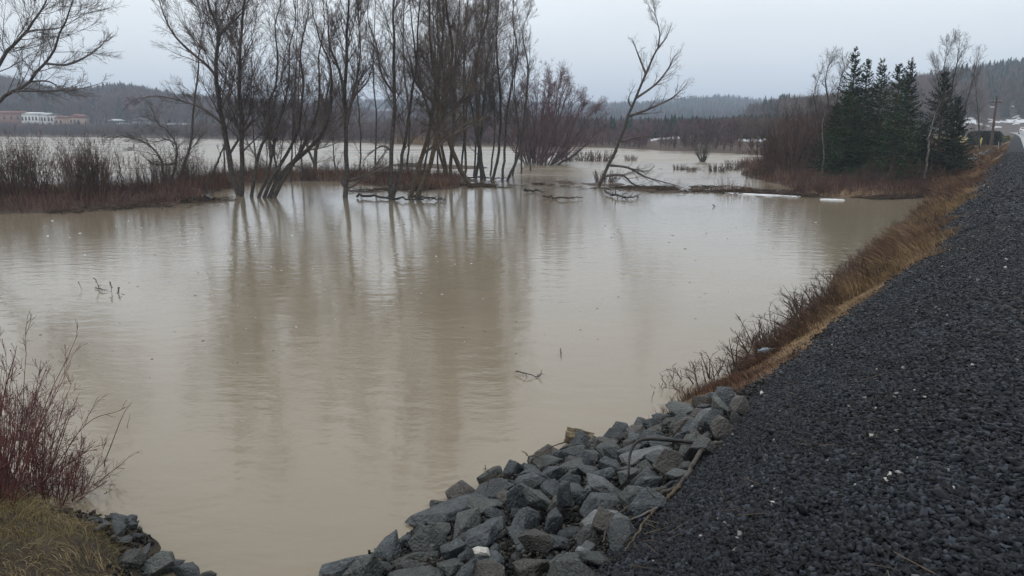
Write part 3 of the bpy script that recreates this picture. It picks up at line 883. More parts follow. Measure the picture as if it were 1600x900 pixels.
T('bare_tree', (647, 308), [(11, [(642, 309), (657, 253), (673, 194), (680, 136), (673, 78), (671, 0), (676, -80), (670, -150)]),
                            (12, [(652, 310), (673, 253), (688, 183), (700, 117), (708, 78), (696, 0), (700, -90), (694, -160)])],
  'pair of parallel thick trunks slanting right, in front of the central group', bark='bark_brown', l1=19, seed=19,
  limbs=[(5, [(660, 245), (688, 220), (712, 190), (735, 160)], 0), (5, [(676, 240), (700, 215), (730, 200), (760, 195)], 1),
         (5, [(688, 190), (712, 168), (735, 130), (748, 90), (752, 30)], 1), (4, [(676, 165), (650, 130), (640, 90), (628, 50)], 0)])
T('bare_tree', (703, 288), [(8, [(700, 283), (693, 240), (684, 206), (664, 155), (652, 117), (646, 60), (640, 0), (630, -60)]),
                            (9, [(704, 288), (704, 249), (708, 194), (710, 155), (712, 90), (718, 20), (714, -80)]),
                            (7, [(697, 275), (688, 245), (680, 210), (676, 170), (684, 120), (690, 60), (684, 0)])],
  'brownish three-stemmed tree whose stems cross behind the parallel slanting trunks', bark='bark_brown', twig='twig_brown', l1=17, seed=20)
T('bare_tree', (731, 288), [(12, [(733, 289), (715, 257), (700, 215), (690, 180), (683, 130), (690, 80), (694, 20), (690, -60), (694, -140)]),
                            (6, [(727, 280), (727, 235), (725, 194), (725, 117), (727, 39), (733, -30), (730, -100)])],
  'thick trunk slanting left with a thin straight stem at its foot', bark='bark_brown', twig='twig_brown', l1=17, seed=21,
  limbs=[(5, [(700, 215), (725, 196), (750, 188), (775, 175)], 0), (4, [(698, 205), (665, 195), (640, 180)], 0)])
T('bare_tree', (752, 281), [(10, [(754, 281), (749, 233), (745, 155), (743, 97), (755, 50), (764, 0), (760, -80), (764, -140)]),
                            (7, [(743, 278), (748, 240), (752, 205), (757, 150), (760, 100), (772, 50), (776, -20)]),
                            (6, [(758, 280), (752, 250), (745, 215), (738, 170), (728, 130), (724, 80), (716, 20)])],
  'dense three-stemmed dark tree right of the thick left-slanting trunk', l1=17, seed=22)
T('bare_tree', (771, 280), [(7, [(770, 281), (780, 233), (782, 155), (778, 97), (775, 39), (782, -30), (778, -90)])],
  'slender single stem, third from the right in the central group', l1=26, seed=23)
T('bare_tree', (786, 282), [(6, [(785, 282), (789, 233), (793, 175), (804, 110), (809, 78), (801, 30), (806, -20)])],
  'slender stem second from the right in the central group, forked near the top', l1=24, seed=24, l1len=.22)
T('bare_tree', (793, 283), [(7, [(793, 283), (809, 245), (817, 205), (822, 150), (824, 97), (817, 50), (826, 20)])],
  'thin right-leaning stem at the right edge of the central group', l1=24, seed=25, l1len=.2)
# purple willow
g = np.random.default_rng(40)
ws = []
for k in range(38):
    f = k / 37
    bx = 818 + 52 * f + g.normal(0, 2); by = 256 + g.normal(0, 2)
    tx = 782 + 164 * f + g.normal(0, 6); ty = 122 + 84 * abs(f - .45) ** 1.8 * 2.9 + g.normal(0, 9)
    pts = [(bx, by)]
    for q in (.3, .6, .85, 1.0):
        c = bx + (tx - bx) * q ** .85; pts.append((c + g.normal(0, 2), by + (ty - by) * q + g.normal(0, 1.5)))
    ws.append((g.uniform(2, 4), pts))
T('willow', (844, 256), ws, 'broad fan of many purple-brown willow stems standing in water behind the central group', bark='bark_purple', twig='twig_purple',
  l1=44, l2=11, l3=8, seed=41, ang=30, l1len=.24, up=.03, umin=.2, depth=.25, rtip=.0055)
T('bare_tree', (885, 252), [(5, [(885, 253), (886, 235), (887, 222), (890, 212)])], 'short upright broken stub at the right foot of the purple willow', l1=10, l2=3, seed=42, bark='bark_purple', twig='twig_purple', l1len=.5)
T('leaning_tree', (936, 290), [(7.5, [(936, 291), (956, 249), (977, 194), (993, 152), (1008, 117), (1026, 78), (1030, 58), (1026, 30), (1022, 12)])],
  'lone dark tree leaning right, alone right of the purple willow', l1=24, l2=9, l3=5, seed=43, umin=.38, l1len=.17,
  limbs=[(4, [(996, 150), (1024, 132), (1043, 109), (1052, 92), (1060, 82)], 0), (4.5, [(984, 178), (1012, 171), (1047, 155), (1062, 143), (1076, 128)], 0),
         (4, [(1008, 120), (997, 85), (987, 58)], 0), (4, [(968, 221), (1000, 214), (1034, 213)], 0), (3, [(988, 170), (982, 155), (993, 130)], 0),
         (4.5, [(950, 262), (981, 262), (1008, 276), (1043, 286), (1062, 290)], 0), (4.5, [(948, 268), (972, 274), (995, 290), (1050, 302), (1086, 306)], 0),
         (3, [(1026, 78), (1040, 60), (1050, 38)], 0), (3, [(978, 190), (1000, 178), (1030, 176)], 0)])
g = np.random.default_rng(46)
back = []
for i, (x, y, w, tp) in enumerate([(352, 283, 4, 60), (402, 284, 4, 20), (455, 285, 4.5, -20), (473, 283, 4, 30), (562, 283, 4, 10), (586, 285, 4.5, -40), (634, 280, 5, -60), (662, 280, 5, -70),
                      (684, 279, 4.5, -60), (719, 277, 5, -80), (741, 275, 4.5, -70), (766, 274, 4.5, -30), (801, 275, 4, 0), (815, 271, 4, 30), (829, 267, 4, 62)]):
    pts = [(x, y)]; cx = x
    for q in (.25, .5, .75, 1.0):
        cx += g.normal(1.5, 5); pts.append((cx, y + (tp - y) * q))
    back.append(T('bare_tree', (x, y), [(w, pts)], 'thin bare tree in the back row of the flooded group', group='thin back row trees', l1=20, l2=7, l3=5, seed=700 + i, l1len=.24, umin=.32))
back.sort(key=lambda o: o.location[0] / o.location[1])
for i, o in enumerate(back): o['label'] = 'thin bare tree in the back row of the flooded group, ' + ('leftmost' if i == 0 else 'rightmost' if i == len(back) - 1 else ['first', 'second', 'third', 'fourth', 'fifth', 'sixth', 'seventh', 'eighth', 'ninth', 'tenth', 'eleventh', 'twelfth', 'thirteenth', 'fourteenth'][i] + ' from left')
# tree off the left edge, limbs reaching into the frame
T('bare_tree', (-95, 322), [(12, [(-95, 325), (-60, 230), (-25, 150), (8, 84), (31, 62), (58, 27), (75, -4), (98, -60)]),
                            (10, [(-88, 325), (-50, 225), (0, 158), (39, 132), (74, 93), (93, 54), (113, 4), (122, -50)])],
  'grey tree limbs sweeping up rightwards from beyond the left edge', twig='twig_grey', bark='bark', l1=22, l2=9, seed=44, umin=.4, l1len=.28, ang=48,
  limbs=[(4, [(30, 140), (75, 142), (120, 140), (165, 128)], 1), (4, [(74, 93), (110, 100), (150, 78), (176, 50)], 1), (4, [(31, 62), (50, 48), (92, 44), (120, 30)], 0),
         (3, [(50, 122), (78, 128), (110, 148), (160, 150)], 1)])

# ------------------------------------------------------------------ shrub prototypes
def shrub_mesh(seed, n, h, spread, base_r, mat, l1=6, l2=3, r0=0.010, wig=.06, nm='shrub', up=0.03, rt=.0035):
    g = np.random.default_rng(seed)
    k = 8
    a = g.uniform(0, 6.283, n); rr = base_r * np.sqrt(g.random(n))
    P = np.zeros((n, k, 3)); P[:, 0, 0] = rr * np.cos(a); P[:, 0, 1] = rr * np.sin(a); P[:, 0, 2] = -.12
    tilt = np.abs(g.normal(0, spread, n)); a2 = a + g.normal(0, .5, n)
    d = np.stack([np.cos(a2) * np.sin(tilt), np.sin(a2) * np.sin(tilt), np.cos(tilt)], -1)
    L = h * g.uniform(.55, 1.1, n)
    for j in range(1, k):
        d = d + g.normal(0, wig, (n, 3)); d /= np.linalg.norm(d, axis=1, keepdims=True)
        P[:, j] = P[:, j - 1] + d * (L / (k - 1))[:, None]
    R = r0 * (1 - np.linspace(0, 1, k))[None] * g.uniform(.6, 1.2, (n, 1)) + rt
    parts = [tubes(P, R, 4)]
    P1, R1 = sprout(P, R, l1, .25, .97, 32, .30, 5, .1, up, .6, rt * 1.2, rt, .12, g)
    parts.append(tubes(P1, R1, 3))
    if l2:
        P2q, R2q = sprout(P1, R1, l2, .2, .95, 34, .45, 4, .1, up, .7, rt, rt * .9, .08, g)
        parts.append(tubes(P2q, R2q, 3))
    V, Q = join(parts)
    return V, Q, P, P1

ORD = ['first', 'second', 'third', 'fourth', 'fifth', 'sixth', 'seventh', 'eighth', 'ninth', 'tenth', 'eleventh', 'twelfth', 'thirteenth', 'fourteenth', 'fifteenth', 'sixteenth', 'seventeenth', 'eighteenth']
def scr(o):
    x, y, z = o.location
    d = y * cT - (z - H) * sT
    return 800 + F * x / d, 450 - F * (y * sT + (z - H) * cT) / d
def relabel(objs, fn, maxn=18):
    sets = {}
    for o in objs: sets.setdefault(fn(o), []).append(o)
    for base, os_ in sets.items():
        os_.sort(key=lambda o: scr(o)[0])
        n = len(os_)
        for i, o in enumerate(os_):
            if n == 1: o['label'] = base
            elif n <= maxn:
                o['label'] = base + ', ' + ('leftmost' if i == 0 else 'rightmost' if i == n - 1 else ORD[i] + ' from left')
            else: o['label'] = base

def place_mesh(me_obj, positions, label, cat, group, hs=None, seed=0):
    g = np.random.default_rng(seed)
    made = []
    for p in positions:
        src = me_obj[g.integers(0, len(me_obj))]
        o = src.copy(); C.objects.link(o)
        o.location = p[:3]; o.rotation_euler = (g.normal(0, .04), g.normal(0, .04), g.uniform(0, 6.28))
        s = p[3] if len(p) > 3 else g.uniform(.8, 1.15)
        o.scale = (s * g.uniform(.9, 1.1), s * g.uniform(.9, 1.1), s)
        tag(o, label, cat, group); made.append(o)
    return made

def protos(nm, specs, mat):
    out = []
    for sp in specs:
        V, Q, _, _ = shrub_mesh(*sp[0], mat, **sp[1])
        out.append(mesh_np(nm, V, Q, None, M[mat]))
    return out
def drop(pl):
    for o in pl: bpy.data.objects.remove(o)

# left bank thicket
g = np.random.default_rng(60)
pl = protos('shrub', [((s_, 26, 3.1, .20, .55), dict(l1=8, l2=3, r0=.013, rt=.0042)) for s_ in (1, 2, 3, 4)], 'shrub')
pos = []
for k in range(95):
    x = g.uniform(-90, 345); y = g.uniform(274, 327 - max(0, x - 60) * .07)
    p = on(x, y); z = th(p[0], p[1])
    if z < .0: continue
    hgt = np.interp(x, [-90, 0, 130, 210, 345], [1.1, 1.1, 1.05, .75, .5]) * np.interp(y, [274, 327], [1.3, .75]) * g.uniform(.75, 1.2)
    pos.append((p[0], p[1], max(z, 0), hgt))
ms = place_mesh(pl, pos, 'tangled reddish-brown leafless shrub in the thicket on the left bank', 'shrub', 'leafless shrubs of the left bank thicket', seed=61)
relabel(ms, lambda o: ('tall' if o.scale[2] > 1.2 else 'middling' if o.scale[2] > .85 else 'low') + ' tangled brown shrub at the ' + ('back' if scr(o)[1] < 292 else 'front' if scr(o)[1] > 310 else 'middle') + ' of the left bank thicket')
# behind the central trees on the brown strip
pos = []
for k in range(60):
    x = g.uniform(320, 660); y = g.uniform(272, 286)
    p = on(x, y); z = th(p[0], p[1])
    if z < -.05: continue
    pos.append((p[0], p[1], max(z, 0), g.uniform(.22, .5)))
ms = place_mesh(pl, pos, 'low reddish-brown shrub on the brown strip behind the flooded trees', 'shrub', 'shrubs on the strip behind the flooded trees', seed=62)
relabel(ms, lambda o: ('taller' if o.scale[2] > .36 else 'shorter') + ' reddish shrub on the strip behind the flooded trees, ' + ('left part' if scr(o)[0] < 450 else 'middle part' if scr(o)[0] < 540 else 'right part'))
pos = []
for k in range(40):
    x = g.uniform(1125, 1285); y = g.uniform(243, 292)
    p = on(x, y); z = th(p[0], p[1])
    if z < -.1: continue
    pos.append((p[0], p[1], max(z, 0), g.uniform(.22, .5)))
ms = place_mesh(pl, pos, 'reddish shrub at the water edge left of the spruces', 'shrub', 'reddish shrubs left of the spruces', seed=63)
relabel(ms, lambda o: ('taller' if o.scale[2] > .36 else 'shorter') + ' reddish shrub at the water left of the spruces, ' + ('front' if scr(o)[1] > 270 else 'back'))
pos = []
for k in range(70):
    x = g.uniform(1235, 1450); y = g.uniform(291, 309) 
    p = on(x, y); z = th(p[0], p[1])
    if z < -.12: continue
    pos.append((p[0], p[1], max(z, 0), g.uniform(.16, .36)))
ms = place_mesh(pl, pos, 'brown leafless shrub at the waterline in front of the spruces', 'shrub', 'shrubs in front of the spruces', seed=64)
relabel(ms, lambda o: ('tallest' if o.scale[2] > .29 else 'middling' if o.scale[2] > .22 else 'low') + ' brown shrub in the ' + ('back' if scr(o)[1] < 300 else 'front') + ' row below the spruces, ' +
        ('left part' if scr(o)[0] < 1310 else 'middle part' if scr(o)[0] < 1385 else 'right part'))
drop(pl)
# tufts in open water
pl = protos('shrub', [((s_, 60, .9, .35, .45), dict(l1=3, l2=0, r0=.007, rt=.006)) for s_ in (5, 6)], 'shrub')
for i, (x, y, s_, lb) in enumerate([(856 + 30, 252, .9, 'small brown twig tuft in the water at the foot of the purple willow'), (912, 251, 1.2, 'brown twig tuft in open water between the willow and the leaning tree'),
                     (938, 252, 1.5, 'larger pale brown twig tuft behind the leaning tree trunk'), (985, 251, .8, 'low brown tuft in open water just right of the leaning tree'),
                     (1060, 265, .6, 'small dark reed tuft in the water left of the round shrub'), (1080, 268, .5, 'faint reed tuft in the water below the round shrub'),
                     (1120, 268, .9, 'wide reddish reed tuft right of the round shrub'), (1148, 264, 1.0, 'reddish reed tuft nearest the right bank'), (946, 284, 1.0, 'pale twig tuft standing at the foot of the leaning tree')]):
    p = on(x, y); o = pl[i % 2].copy(); C.objects.link(o); o.location = (p[0], p[1], 0); o.scale = (s_ * 1.5, s_ * 1.3, s_); tag(o, lb, 'twig tuft', 'twig tufts in open water')
drop(pl)
V, Q, _, _ = shrub_mesh(70, 26, 2.7, .42, .25, 'bark', l1=7, l2=3, r0=.03, rt=.006)
p = on(1098, 253)
o = mesh_np('round_shrub', V, Q, None, M['bark'], loc=(p[0], p[1], 0)); tag(o, 'dark fan-shaped bush standing alone in the water right of the leaning tree', 'bush')

# ------------------------------------------------------------------ spruces on the right bank
def spruce(x, ytop, ybase, wpx, Y, label, seed):
    g = np.random.default_rng(seed)
    top = at(x, ytop, Y); zb = max(th(top[0], Y), .1)
    h = top[2] - zb; R0 = wpx * .61 * Y / F
    root = empty('spruce', (top[0], Y, zb)); tag(root, label, 'spruce', 'spruces on the right bank')
    k = 8; zz = np.linspace(-.3, h, k)
    P = np.stack([g.normal(0, .03, k).cumsum() * .4, g.normal(0, .03, k).cumsum() * .4, zz], -1)
    r = .11 * (1 - np.linspace(0, 1, k)) + .008
    V, Q = tubes(P[None], r[None], 7); mesh_np('trunk', V, Q, None, M['bark_brown'], parent=root, smooth=True)
    n = int(h * 68)
    z = h * (.02 + .975 * (1 - (1 - g.random(n)) ** .66))
    f = z / h
    L = (R0 * (1 - f) ** .92 + .05) * g.uniform(.55, 1.18, n) * (1 - .15 * (f < .1))
    a = g.uniform(0, 6.283, n)
    kk = 6; BP = np.zeros((n, kk, 3)); BP[:, 0, 2] = z
    el = g.normal(.15, .12, n) + .5 * f ** 2
    u = np.linspace(0, 1, kk)
    for j in range(1, kk):
        rad = L * u[j]
        drop_ = L * (math.sin(1) * 0 + (np.tan(el) * u[j] - .55 * (1 - f) * u[j] ** 1.5 + .25 * u[j] ** 4))
        BP[:, j, 0] = rad * np.cos(a); BP[:, j, 1] = rad * np.sin(a); BP[:, j, 2] = z + drop_
    BP[:, :, 2] = np.maximum(BP[:, :, 2], .05)
    BR = np.tile(.014 * (1 - u * .8), (n, 1))
    bv = tubes(BP, BR, 3)
    # fronds: narrow leaf-shaped quads hanging off each branch
    m = int(n * 26)
    pid = g.integers(0, n, m); uu = g.uniform(.12, 1, m) ** .8
    ff = uu * (kk - 1); i = np.minimum(ff.astype(int), kk - 2); w = (ff - i)[:, None]
    p0 = BP[pid, i] * (1 - w) + BP[pid, i + 1] * w
    T_ = BP[pid, i + 1] - BP[pid, i]; T_ /= np.linalg.norm(T_, axis=1, keepdims=True) + 1e-9
    side = np.stack([-np.sin(a[pid]), np.cos(a[pid]), np.zeros(m)], -1) * g.choice([-1, 1], m)[:, None]
    d = T_ * g.uniform(.4, 1.1, (m, 1)) + side * g.uniform(.3, 1, (m, 1)) + np.array((0, 0, 1)) * g.normal(-.22, .25, (m, 1))
    d /= np.linalg.norm(d, axis=1, keepdims=True)
    ln = (g.uniform(.14, .36, m) * (1 - .35 * uu) * (1 - .62 * f[pid]))[:, None]
    wv_ = np.cross(d, g.normal(size=(m, 3)) * .6 + np.array((0, 0, 1))); wv_ /= np.linalg.norm(wv_, axis=1, keepdims=True) + 1e-9
    wd = g.uniform(.018, .040, (m, 1))
    FV = np.stack([p0, p0 + d * ln * .45 + wv_ * wd, p0 + d * ln, p0 + d * ln * .45 - wv_ * wd], 1).reshape(-1, 3)
    FQ = np.arange(m * 4).reshape(m, 4)
    V, Q = join([bv, (FV, FQ)])
    mesh_np('crown', V, Q, None, M['needle'], parent=root)
for i, q in enumerate([
    (1338, 72, 282, 92, 52, 'tallest spruce, its pointed dark top standing above the others'),
    (1357, 90, 280, 70, 54, 'narrow spruce pressed against the right side of the tallest one'),
    (1380, 90, 282, 88, 49, 'spruce with a ragged top, middle of the evergreen clump'),
    (1408, 97, 285, 100, 46.5, 'full green spruce at the front of the evergreen clump'),
    (1424, 90, 280, 78, 52, 'spruce with spreading top tufts, right side of the main clump'),
    (1478, 110, 282, 104, 49, 'broad spruce right of the gap, nearest the road'),
    (1499, 150, 278, 62, 50, 'shorter spruce at the right foot of the broad one'),
    (1308, 160, 280, 84, 53, 'low dark spruce at the left end of the evergreen clump'),
    (1330, 130, 285, 80, 49, 'spruce in front of and lower than the tallest one'),
    (1445, 190, 285, 60, 51, 'small dark spruce filling the gap behind the pale birch'),
]): spruce(*q, 100 + i)

# bare trees on the right bank
def bank_tree(x, ybase, Y, pts, w, label, seed, **kw):
    T('bare_tree', (x, ybase), [(w_, p_) for w_, p_ in zip(w, pts)], label, seed=seed, Y=Y, **kw)
bank_tree(1293, 262, 62, [[(1293, 262), (1291, 210), (1294, 160), (1290, 125), (1298, 95)], [(1290, 250), (1280, 190), (1272, 150), (1280, 120)], [(1295, 250), (1305, 180), (1312, 130), (1322, 96)]], (7, 5, 5),
          'greyish bare tree rising behind the left end of the spruces', 120, twig='twig_grey', l1=26, umin=.4)
bank_tree(1487, 250, 66, [[(1487, 250), (1490, 200), (1486, 150), (1494, 105), (1500, 66)], [(1484, 245), (1474, 180), (1466, 130), (1458, 95)], [(1490, 240), (1505, 180), (1518, 130), (1530, 84)], [(1488, 240), (1484, 160), (1476, 110), (1480, 75)]], (7, 5, 5, 5),
          'greyish bare tree with a wide crown behind the broad spruce near the road', 121, twig='twig_grey', l1=24, umin=.4)
bank_tree(1447, 268, 46, [[(1446, 270), (1450, 235), (1452, 210), (1460, 183), (1468, 160)]], (5,),
          'pale birch-like sapling in front of the gap between the spruces', 122, bark='birch', twig='twig_grey', l1=22, l1len=.35, umin=.35)
bank_tree(1284, 275, 50, [[(1284, 276), (1287, 240), (1285, 200), (1290, 170)]], (4,),
          'thin pale sapling in front of the low dark spruce', 123, bark='birch', twig='twig_grey', l1=20, l1len=.28)
bank_tree(1545, 235, 80, [[(1530, 240), (1530, 200), (1526, 150), (1522, 110)]], (5,),
          'thin bare tree beside the hedge and the utility pole', 124, twig='twig_grey', l1=20)
# sapling thicket on the slope left of the spruces: real individuals, 3 meshes
g = np.random.default_rng(77)
pl = protos('sapling', [((s_, 13, 5.2, .2, .5), dict(l1=11, l2=5, r0=.03, rt=.0075, up=.05)) for s_ in (31, 32, 33)], 'shrub')
pos = []
for k in range(64):
    x = g.uniform(1195, 1320); Y = g.uniform(54, 100)
    X = (x - 800) / F * cT * Y; X = (x - 800) / (F * cT * (1 + sT * sT / cT / cT)) * Y
    z = th(X, Y)
    if z < .05: continue
    hpx = np.interp(x, [1195, 1230, 1270, 1320], [205, 172, 150, 160])
    s_ = (zpx(hpx, Y) - z) / 5.2 * g.uniform(.7, 1.02)
    pos.append((X, Y, z, max(s_, .3)))
ms = place_mesh(pl, pos, 'tall brown leafless sapling in the thicket left of the spruces', 'sapling', 'saplings left of the spruces', seed=78)
relabel(ms, lambda o: ('tall' if o.scale[2] > 1.0 else 'medium' if o.scale[2] > .75 else 'short') + ' sapling, ' + ('left edge' if scr(o)[0] < 1235 else 'middle' if scr(o)[0] < 1280 else 'right edge') + ' of the thicket left of the spruces, ' + ('front' if o.location[1] < 75 else 'back'))
pos = []
for k in range(14):
    x = g.uniform(1330, 1490); Y = g.uniform(43.5, 47)
    X = (x - 800) / (F * cT * (1 + sT * sT / cT / cT)) * Y; z = th(X, Y)
    if z < .02: continue
    pos.append((X, Y, z, g.uniform(.18, .34)))
ms = place_mesh(pl, pos, 'thin brown sapling close in front of the spruces', 'sapling', 'saplings in front of the spruces', seed=79)
relabel(ms, lambda o: ('taller' if o.scale[2] > .26 else 'shorter') + ' thin brown sapling close in front of the spruces')
drop(pl)

# ------------------------------------------------------------------ grass blades
def blades(pos, hgt, lean, colr, wid, g, seg=3, curl=.8):
    n = len(pos)
    a = g.uniform(0, 6.283, n)
    d = np.stack([np.cos(a), np.sin(a), np.zeros(n)], -1) * g.uniform(.1, 1, (n, 1)) + lean
    up_ = np.tile([0, 0, 1.], (n, 1))
    dd = up_ + d * .45; dd /= np.linalg.norm(dd, axis=1, keepdims=True)
    P = [pos]
    for j in range(seg):
        P.append(P[-1] + dd * (hgt / seg)[:, None])
        dd = dd + d * curl / seg * g.uniform(.5, 1.5, (n, 1)); dd[:, 2] -= curl * .35 / seg; dd /= np.linalg.norm(dd, axis=1, keepdims=True)
    P = np.stack(P, 1)
    sv = np.stack([-np.sin(a), np.cos(a), g.normal(0, .3, n)], -1)
    w = wid[:, None, None] * np.linspace(1, .25, seg + 1)[None, :, None]
    V = np.stack([P - sv[:, None] * w, P + sv[:, None] * w], 2)
    idx = np.arange(n * (seg + 1) * 2).reshape(n, seg + 1, 2)
    Q = np.stack([idx[:, :-1, 0], idx[:, :-1, 1], idx[:, 1:, 1], idx[:, 1:, 0]], -1).reshape(-1, 4)
    return V.reshape(-1, 3), Q, np.repeat(colr, (seg + 1) * 2, 0)

TAN = np.array((0.215, 0.148, 0.080)); RUST = np.array((0.130, 0.074, 0.044)); DRED = np.array((0.080, 0.046, 0.038))
PALE = np.array((0.33, 0.27, 0.15)); GRN = np.array((0.13, 0.12, 0.045))
def emb_grass():
    g = np.random.default_rng(90)
    n = 130000
    s = 8.3 * np.exp(g.random(n) * math.log(110 / 8.3))
    x_, y_ = st_xy(s, s * 0 + 1.2); te = np.interp(s, TE_S, TE_T) + .35 * fbm(x_, y_, .55, 3, 44); tw = np.interp(s, TW_S, TW_T)
    tw = np.minimum(tw, 5.0)
    f = g.random(n)
    t = te - .06 + (tw + .1 - te) * f + g.normal(0, .05, n)
    x, y = st_xy(s, t)
    nz = fbm(x, y, .9, 3, 93); nz2 = fbm(x, y, .25, 2, 95)
    keep = g.random(n) < np.clip(.62 + nz * 2.4, .05, 1)
    edge = (f < .12) & (nz < .05); keep &= ~edge
    s, t, f, x, y, nz, nz2, te = (v[keep] for v in (s, t, f, x, y, nz, nz2, te))
    z = terrain(x, y); n = len(s)
    h = np.interp(f, [0, .15, .5, 1], [.06, .13, .30, .36]) * g.uniform(.5, 1.4, n) * np.interp(s, [9, 11, 14, 40], [.30, .55, .8, 1.1])
    h = h * np.clip(1 + 1.9 * fbm(x, y, 1.7, 2, 98), .25, 2.2)
    dn = np.array((-cA, sA, 0)) * .9 + np.stack([fbm(x, y, 1.2, 2, 101), fbm(x, y, 1.2, 2, 102), x * 0], -1) * 2.0
    k = np.clip(f * 1.1 + nz2 * 2.4 + nz * 1.2 + .16, 0, 1)[:, None]
    col = TAN * (1 - k) + np.where(g.random((n, 1)) < .6, RUST, DRED) * k
    far = np.clip((s - 30) / 30, 0, 1)[:, None]
    col = col * (1 - far * .5) + RUST * far * .5
    col = col * g.uniform(.6, 1.3, (n, 1))
    wd = np.interp(s, [9, 20, 60, 110], [.0035, .006, .014, .03])
    V, Q, Cc = blades(np.stack([x, y, z - .01], -1), h, dn, col, wd, g, curl=1.2)
    o = mesh_np('dry_grass', V, Q, None, M['grass'], col=Cc); tag(o, 'rust and straw coloured dead grass along the embankment slope above the water', kind='stuff')
emb_grass()
def bank_grass():
    g = np.random.default_rng(91)
    pts = []
    for nm, n, xr, yr, hh, c0, c1, lb, zlim in (
        ('dry_grass', 42000, (-120, 352), (266, 337), .62, DRED * 1.45, RUST * 1.2, 'matted reddish-brown dead grass covering the left bank', .0),
        ('dry_grass', 26000, (270, 720), (268, 300), .46, DRED * 1.5, RUST * 1.25, 'dark reddish dead grass on the strip behind the flooded trees', -.01),
        ('dry_grass', 30000, (1120, 1485), (240, 312), .6, DRED * 1.5, RUST * 1.25, 'reddish-brown dead grass on the right bank below the spruces', .0),
        ('debris_line', 15000, (700, 1300), (284, 304), .13, DRED * 1.1, TAN * .7, 'line of washed-up dead reeds and litter across the flood', -.02)):
        x = g.uniform(*xr, n)
        Yn, Yf = on(800, yr[1])[1], on(800, yr[0])[1]
        Y = g.uniform(Yn, Yf, n)
        X = (x - 800) / (F * cT * (1 + sT * sT / cT / cT)) * Y
        z = terrain(X, Y); k = z > zlim
        if nm == 'debris_line': k &= (g.random(n) < np.clip(fbm(X, Y, .5, 3, 17) * 3, 0, 1)) & (z < .3) & (g.random(n) < np.interp(x, [700, 950, 1020, 1300], [.3, .35, .9, 1]))
        z = np.maximum(z, 0)
        s, t = xy_st(X, Y); k &= (t > 3.0) | (s > 110)
        X, Y, z = X[k], Y[k], z[k]; m = len(X)
        q = np.clip(.5 + 1.3 * fbm(X, Y, .4, 3, 99), 0, 1)[:, None]
        col = (c0 * (1 - q) + c1 * q) * g.uniform(.55, 1.35, (m, 1))
        V, Q, Cc = blades(np.stack([X, Y, z - .02], -1), hh * g.uniform(.4, 1.3, m) * (.8 + .8 * np.clip(q[:, 0], 0, 1)), np.zeros(3), col, np.full(m, .009) * (Y / 38), g, curl=1.4)
        o = mesh_np(nm, V, Q, None, M['grass'], col=Cc); tag(o, lb, kind='stuff')
    # tan field by the far shore behind the trunks
    n = 5000; x = g.uniform(612, 700, n); Y = g.uniform(150, 215, n); X = (x - 800) / (F * cT * (1 + sT * sT / cT / cT)) * Y
    z = terrain(X, Y); k = z > .1; X, Y, z = X[k], Y[k], z[k]; m = len(X)
    V, Q, Cc = blades(np.stack([X, Y, z], -1), g.uniform(.8, 2.2, m), np.zeros(3), TAN * 1.25 * g.uniform(.7, 1.2, (m, 1)), np.full(m, .07), g, curl=.6)
    o = mesh_np('dry_grass', V, Q, None, M['grass'], col=Cc); tag(o, 'tan dry reeds on the far shore seen between the central trunks', kind='stuff')
bank_grass()

def mound():
    g = np.random.default_rng(92)
    n = 26000
    t = g.uniform(4.6, 9.0, n); s = g.uniform(.8, 3.8, n)
    x, y = st_xy(s, t); z = terrain(x, y)
    edge = np.interp(t, SB_T, SB_S) - s
    k = (edge > .22 + .15 * fbm(x, y, 2, 2, 5)) & (t > 5.5 - edge * .5) & (t > 4.75); x, y, z = x[k], y[k], z[k]; m = len(x)
    tuft = fbm(x, y, 2.2, 3, 97)
    q = np.clip(.5 + tuft * 1.6, 0, 1)[:, None]
    col = PALE * .95 * (1 - q) + (GRN * .85 + TAN * .15) * q
    col = np.where(g.random((m, 1)) < .35, TAN * .9, col) * g.uniform(.5, 1.3, (m, 1))
    swirl = np.stack([np.cos(tuft * 9), np.sin(tuft * 9), np.zeros(m)], -1) * .8
    V, Q, Cc = blades(np.stack([x, y, z - .01], -1), g.uniform(.06, .21, m), swirl, col, np.full(m, .0022), g, seg=4, curl=3.2)
    o = mesh_np('dry_grass', V, Q, None, M['grass'], col=Cc); tag(o, 'matted straw-yellow grass mound in the bottom left corner', kind='stuff')
mound()

